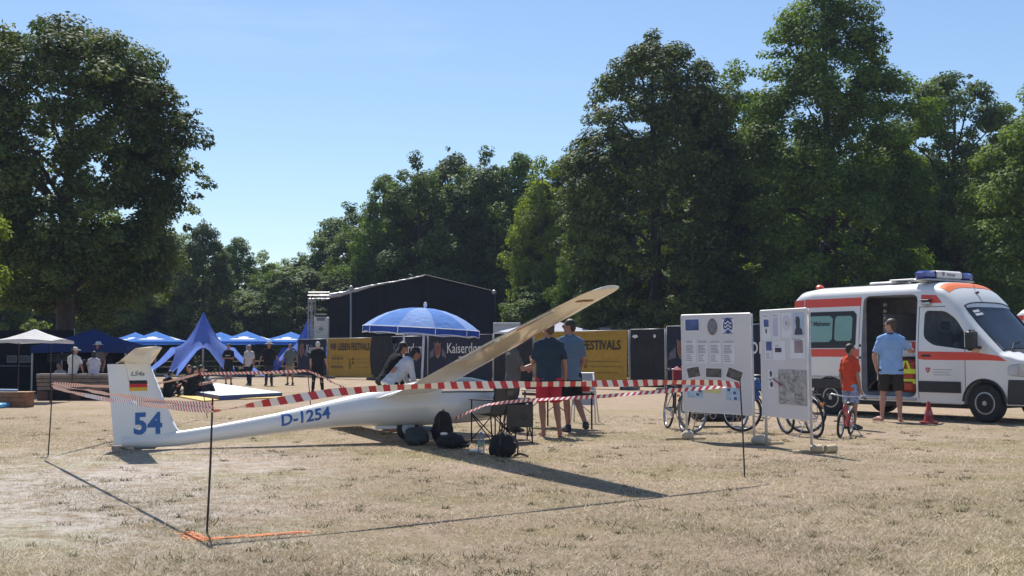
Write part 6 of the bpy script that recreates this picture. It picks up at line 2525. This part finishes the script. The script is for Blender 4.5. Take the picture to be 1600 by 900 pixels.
    rings_mb(s_, [(up(0, .0, lo), .172 * w + e, .125 + e, -R(lean)), (up(0, .0, -.02), .163 * w + e, .118 + e, -R(lean)), (up(0, .01, .14), .152 * w + e, .112 + e, -R(lean)), (up(0, .01, .32), .166 * w + e, .118 + e, -R(lean)),
                  (up(0, 0, .42), .168 * w + e, .106 + e, -R(lean)), (up(0, 0, .475), .135 * w + e, .088 + e, -R(lean)), (up(0, -.005, .515), .085 + e, .07 + e, -R(lean)), (up(0, 0, .545), .056 + e, .056 + e, -R(lean))])
    if sleeves:
        for s, n in ((-1, 'L'), (1, 'R')):
            sh, el, wr = J['sh' + n], J['el' + n], J['wr' + n]
            s_.cap(up(.04 * s, -.005, .515), sh, .064, .066, 10)
            inn = sh + (up(0, 0, .42) - sh) * .45
            if sleeves == 'short':
                s_.tube([inn, sh, lerp(sh, el, .35), lerp(sh, el, .78)], [.060, .060, .062, .063], 12)
                s_.ell(sh, (.060,) * 3, 10, 8)
            else:
                s_.tube([inn, sh, el], [.060, .060, .054], 12)
                s_.ell(sh, (.060,) * 3, 10, 8)
                s_.ell(el, (.054,) * 3, 10, 6)
                s_.tube([el, lerp(el, wr, .95)], [.054, .042], 12)
    so = blob(s_, "shirt", shirt, t, vox * 1.1, 2, .034)
    if collar:
        cm = MB()
        cm.tube([up(.07 * math.cos(a), .012 + .068 * math.sin(a), .555) for a in np.linspace(0, 2 * math.pi, 14)], .016, 6)
        cm.build("collar", collar, so, True)
    if print_:
        pm_ = print_
        MB().box(up(pm_[0], pm_[1], pm_[2]), pm_[3], rx=-R(lean)).build("shirt_print", pm_[4], so)
    # trousers or shorts
    q = MB()
    rings_mb(q, [(up(0, 0, .03), .158 * w + e * .6, .112 + e * .6, -R(lean)), (hipc + Vector((0, 0, -.06)), .170 * w + e, .12 + e, 0), (hipc + Vector((0, 0, -.13)), .165 * w + e, .115 + e, 0)])
    for n in 'LR':
        hi, kn, an = J['hi' + n], J['kn' + n], J['an' + n]
        if legs_len == 'short':
            q.tube([hi, lerp(hi, kn, .4), lerp(hi, kn, .93)], [.100, .098, .092], 12)
        else:
            q.tube([hi, lerp(hi, kn, .4), kn], [.099, .088, .070], 12)
            q.ell(kn, (.070,) * 3, 10, 6)
            q.tube([kn, lerp(kn, an, .5), lerp(kn, an, .98)], [.069, .063, .058], 12)
    blob(q, "shorts" if legs_len == 'short' else "trousers", legs, t, vox * 1.1, 2, .028)
    if shoes:
        for n in 'LR':
            an, to = J['an' + n], J['to' + n]
            f = MB()
            f.tube([an + Vector((0, -.045, -.04)), an + Vector((to.x * .5, to.y * .45, -.033)), an + to * 1.08], [.050, .052, .036], 10)
            f.ell(an + Vector((0, -.04, -.042)), (.048, .05, .043), 10, 6)
            f.ell(an + to * 1.05, (.050, .045, .032), 10, 6)
            f.tube([an + Vector((0, -.01, -.03)), an + Vector((0, -.01, .035))], [.052, .046], 10)
            blob(f, "shoe", shoes, t, vox, 1)
    return t


FW = R(0)        # facing away from the camera is +y
# man at the ambulance: left arm down to his pocket, right arm reaching to the cabinet
person("tall man in light blue polo and dark brown shorts, leaning on the ambulance's open doorway", (gx(1391, 23.5), 23.5, 0), R(-14), 1.99,
       cloth("polo_light_blue", (.27, .43, .72)), cloth("dark_brown_shorts", (.040, .034, .028)), BRHAIR, SKIN, .012, 'short', 'short', None, twist=62, glasses=True, build_=1.12,
       collar=cloth("polo_dark_collar", (.035, .04, .09)),
       P=dict(elL=(-.10, -.03, -.28), wrL=(.05, .06, -.25), elR=(.15, .08, -.19), wrR=(.05, .22, .0), knL=(-.13, .05, .49), knR=(.12, -.02, .49), anL=(-.16, .0, .085), anR=(.13, -.06, .085), toL=(-.12, .12, -.055)))
# boy
person("boy in an orange-red T-shirt and patterned blue shorts facing the ambulance", (gx(1327, 21.3), 21.3, 0), R(-58), 1.49,
       cloth("orange_red_shirt", (.58, .075, .035)), mat("patterned_shorts", (.22, .27, .42), .9, var=.75, scale=34), DKHAIR, TAN, .011, 'short', 'short', mat("dark_shoes", (.03, .03, .03)), twist=-20, long_shirt=.02, build_=.98)
# the three men by the wing
person("man in dark teal T-shirt and red shorts, back to the camera, head under the wing", (gx(857, 19.4), 19.4, 0), R(4), 1.83,
       cloth("teal_shirt", (.032, .050, .072)), cloth("red_shorts", (.50, .035, .055)), BRHAIR, TAN, .012, 'short', 'short', None, twist=30, build_=1.14, long_shirt=.04,
       P=dict(elL=(-.05, .10, -.26), wrL=(.0, .22, .04), elR=(.07, -.01, -.28), wrR=(.02, .10, -.23), knL=(-.10, .02, .49), knR=(.12, .03, .49), anL=(-.08, -.03, .085), anR=(.16, -.04, .085)))
person("man in grey-blue shirt and black shorts with sunglasses, stepping beside the teal shirt", (gx(890, 20.4), 20.4, 0), R(10), 1.90,
       cloth("grey_blue_shirt", (.11, .165, .24)), cloth("black_shorts", (.018, .018, .02)), DKHAIR, TAN, .012, 'short', 'short', mat("dark_trainers", (.03, .035, .05), .7), twist=62, glasses=True, build_=1.0,
       print_=(-.2, -.09, .40, (.09, .02, .10), mat("white_print", (.62, .62, .64))),
       P=dict(elR=(.05, .02, -.29), wrR=(-.05, .16, -.18), knL=(-.04, .06, .49), knR=(.12, .03, .49), anL=(-.02, .03, .085), anR=(.20, -.20, .14)))
person("man in grey T-shirt pointing with a raised finger, his head hidden by the wing", (gx(801, 20.6), 20.6, 0), R(-72), 1.65,
       cloth("grey_shirt", (.135, .128, .122)), cloth("navy_trousers", (.02, .025, .045)), BRHAIR, SKIN, .012, 'long', 'short', mat("dark_shoes", (.03, .03, .03)), build_=1.08, long_shirt=.03,
       P=dict(elR=(.05, .12, -.27), wrR=(-.02, .21, .09), hdR=(0, .25, 1), pointR=1, elL=(-.05, .08, -.28), wrL=(.06, .22, .0)))
# two bending over the fuselage
person("person in a white top with an orange print, bending over the glider's fuselage", (gx(612, 20.4), 20.4, 0), R(-62), 1.60,
       cloth("white_top", (.60, .58, .58)), cloth("dark_trousers", (.02, .02, .024)), DKHAIR, TAN, .014, 'long', 'long', None, lean=42, headtilt=-10, build_=1.12,
       print_=(.10, -.145, .16, (.12, .012, .12), mat("orange_print", (.55, .17, .08), .8)), P=dict(longhair=1, elL=(-.03, .05, -.28), wrL=(.06, .12, -.2), elR=(.02, .04, -.28), wrR=(-.08, .12, -.2)))
person("person all in black crouched close behind the white top, dark hair", (gx(602, 21.3), 21.3, 0), R(-60), 1.62,
       cloth("black_shirt", (.016, .016, .018)), cloth("dark_trousers", (.02, .02, .024)), DKHAIR, TAN, .014, 'long', 'long', None, lean=30, P=dict(longhair=1))
# man in black
person("man in black with white hair standing before the fence, back to the camera", (gx(497, 40.3), 40.3, 0), R(6), 1.68,
       cloth("black_shirt", (.016, .016, .018)), cloth("black_trousers", (.014, .014, .016)), GRHAIR, SKIN, .02, 'long', 'short', mat("dark_shoes", (.03, .03, .03)), fingers=False, build_=1.2,
       P=dict(knL=(-.13, .02, .49), knR=(.13, .02, .49), anL=(-.16, -.02, .085), anR=(.17, -.02, .085), elR=(.09, -.01, -.28), wrR=(.06, .05, -.24)))
# walkers
person("man in a black T-shirt with folded arms and dark shorts, leftmost of the walkers", (gx(358, 48), 48, 0), R(176), 1.66,
       cloth("black_shirt", (.016, .016, .018)), cloth("dark_trousers", (.02, .02, .024)), DKHAIR, TAN, .022, 'short', 'short', mat("dark_shoes", (.03, .03, .03)), fingers=False,
       print_=(0, .135, .32, (.2, .01, .03), mat("white_print", (.62, .62, .64))),
       P=dict(elL=(-.06, .08, -.26), wrL=(.22, .12, .02), elR=(.06, .08, -.26), wrR=(-.22, .12, .03)))
person("woman walking in a white T-shirt and dark trousers, with sunglasses", (gx(390, 48.5), 48.5, 0), R(170), 1.62,
       cloth("white_top", (.60, .58, .58)), cloth("navy_trousers", (.02, .025, .045)), GRHAIR, TAN, .022, 'long', 'short', mat("dark_shoes", (.03, .03, .03)), fingers=False, glasses=True,
       P=dict(knL=(-.10, .10, .50), anL=(-.14, .18, .085), knR=(.08, -.02, .48), anR=(.08, -.16, .10)))
person("man in a wide white hat, black shirt and dark trousers walking with arms apart", (gx(421, 48), 48, 0), R(182), 1.72,
       cloth("black_shirt", (.016, .016, .018)), cloth("charcoal_trousers", (.04, .042, .045)), DKHAIR, TAN, .022, 'long', 'short', mat("dark_shoes", (.03, .03, .03)), fingers=False, hat=('brim', cloth("white_hat", (.62, .6, .56))), build_=1.15,
       P=dict(elL=(-.14, .0, -.26), wrL=(-.06, .06, -.24), elR=(.14, .0, -.26), wrR=(.06, .06, -.24), knL=(-.10, .06, .49), anL=(-.13, .1, .085), knR=(.10, -.02, .49), anR=(.12, -.1, .09)))
person("woman in a green-grey shirt and beige shorts walking at the right end of the walkers", (gx(454, 49), 49, 0), R(174), 1.66,
       cloth("green_grey_shirt", (.13, .155, .15)), cloth("beige_shorts", (.34, .24, .18)), BRHAIR, TAN, .022, 'short', 'short', mat("dark_shoes", (.03, .03, .03)), fingers=False,
       P=dict(longhair=1, elL=(-.12, 0, -.27), wrL=(-.06, .06, -.23), elR=(.12, 0, -.27), wrR=(.06, .06, -.23)))
# seated group at the mat
SIT = dict(knL=(-.16, .36, .42), knR=(.16, .36, .42), anL=(-.14, .52, .085), anR=(.14, .52, .085), elL=(-.06, .20, -.20), wrL=(.04, .22, .06), elR=(.06, .20, -.20), wrR=(-.04, .22, .06))
SITB = dict(SIT, knL=(-.2, .42, .30), anL=(-.16, .66, .085), elL=(-.09, -.16, -.24), wrL=(-.02, -.08, -.22))


def sit(label, px, Y, face, shirt, legs, hair=DKHAIR, skin=TAN, P=SIT, h=1.6, hip=.13, lean=14, z=0.0, **kw):
    kw.setdefault('legs_len', 'long')
    return person(label, (gx(px, Y), Y, z), R(face), h, shirt, legs, hair, skin, .022, sleeves=kw.pop('sleeves', 'short'), shoes=mat("dark_shoes", (.03, .03, .03)), lean=lean, hip=hip, P=P, fingers=False, **kw)


BLKS, DKT = cloth("black_shirt", (.016, .016, .018)), cloth("dark_trousers", (.02, .02, .024))
sit("child in black sitting alone on the ground just right of the glider's fin", 262, 36, -20, BLKS, DKT, h=1.5)
sit("person in black seated leftmost in the huddled group by the mat", 296, 36.5, -60, BLKS, DKT, P=dict(SIT, longhair=1), h=1.7)
sit("person in dark clothes sitting in the middle of the huddled group by the mat", 309, 37, -80, cloth("charcoal_shirt", (.03, .03, .034)), DKT, h=1.75, lean=8)
sit("person with reddish hair in dark clothes, behind the huddled group by the mat", 303, 38.5, 150, cloth("charcoal_shirt", (.03, .03, .034)), DKT, hair=mat("reddish_hair", (.10, .035, .02), .6, var=.3), h=1.75)
sit("child in a grey-blue top hugging the knees at the right of the huddled group", 331, 37.4, 100, cloth("grey_lilac_top", (.22, .23, .28)), cloth("blue_grey_trousers", (.07, .085, .12)), h=1.5, P=dict(SIT, longhair=1))
# people under the pavilions at left
SB = dict(knL=(-.16, .40, .48), knR=(.16, .40, .48), anL=(-.15, .42, .085), anR=(.15, .42, .085), elL=(-.07, .14, -.25), wrL=(.03, .2, .0), elR=(.12, -.06, -.26), wrR=(.10, -.06, -.22))
sit("man in a white T-shirt and white cap sitting on the plank seat wall", 116, 34.1, -8, cloth("white_top", (.60, .58, .58)), DKT, hat=('cap', cloth("white_hat", (.62, .6, .56))), P=SB, hip=.12, z=.67, h=1.5, lean=6, twist=-60)
sit("person in a pale lilac T-shirt sitting on the plank seat wall, knee drawn up", 148, 34.1, 20, cloth("pale_lilac_top", (.50, .48, .58)), cloth("pale_shorts", (.5, .5, .5)), P=dict(SIT, longhair=1), hip=.12, z=.67, h=1.3, lean=6, legs_len='short')
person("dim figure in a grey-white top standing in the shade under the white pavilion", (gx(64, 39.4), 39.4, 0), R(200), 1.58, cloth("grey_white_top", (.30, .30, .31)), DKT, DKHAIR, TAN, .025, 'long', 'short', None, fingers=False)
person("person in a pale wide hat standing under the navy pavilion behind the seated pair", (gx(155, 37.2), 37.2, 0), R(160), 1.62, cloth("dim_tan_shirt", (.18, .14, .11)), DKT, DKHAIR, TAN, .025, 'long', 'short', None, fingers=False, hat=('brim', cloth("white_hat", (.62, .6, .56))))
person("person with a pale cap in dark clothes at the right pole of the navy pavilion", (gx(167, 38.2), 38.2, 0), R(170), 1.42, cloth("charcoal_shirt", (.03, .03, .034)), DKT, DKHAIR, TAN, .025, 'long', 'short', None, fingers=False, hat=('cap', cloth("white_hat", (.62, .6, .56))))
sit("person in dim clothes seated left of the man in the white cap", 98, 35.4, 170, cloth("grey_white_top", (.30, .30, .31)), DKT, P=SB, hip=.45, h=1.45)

# ------------------------------------------------------------------ thin summer haze
hz_ = MB().box((0, 1350, 10.5), (3020, 3320, 23)).build("haze", [])
hm_ = D.materials.new("haze_air")
hm_.use_nodes = True
hn, hl_ = hm_.node_tree.nodes, hm_.node_tree.links
hn.remove(hn["Principled BSDF"])
pv = hn.new("ShaderNodeVolumePrincipled")
pv.inputs["Color"].default_value = (.60, .72, 1.0, 1)
pv.inputs["Density"].default_value = 0.0004
hl_.new(pv.outputs[0], hn["Material Output"].inputs["Volume"])
hz_.data.materials.append(hm_)
hz_["kind"] = "stuff"
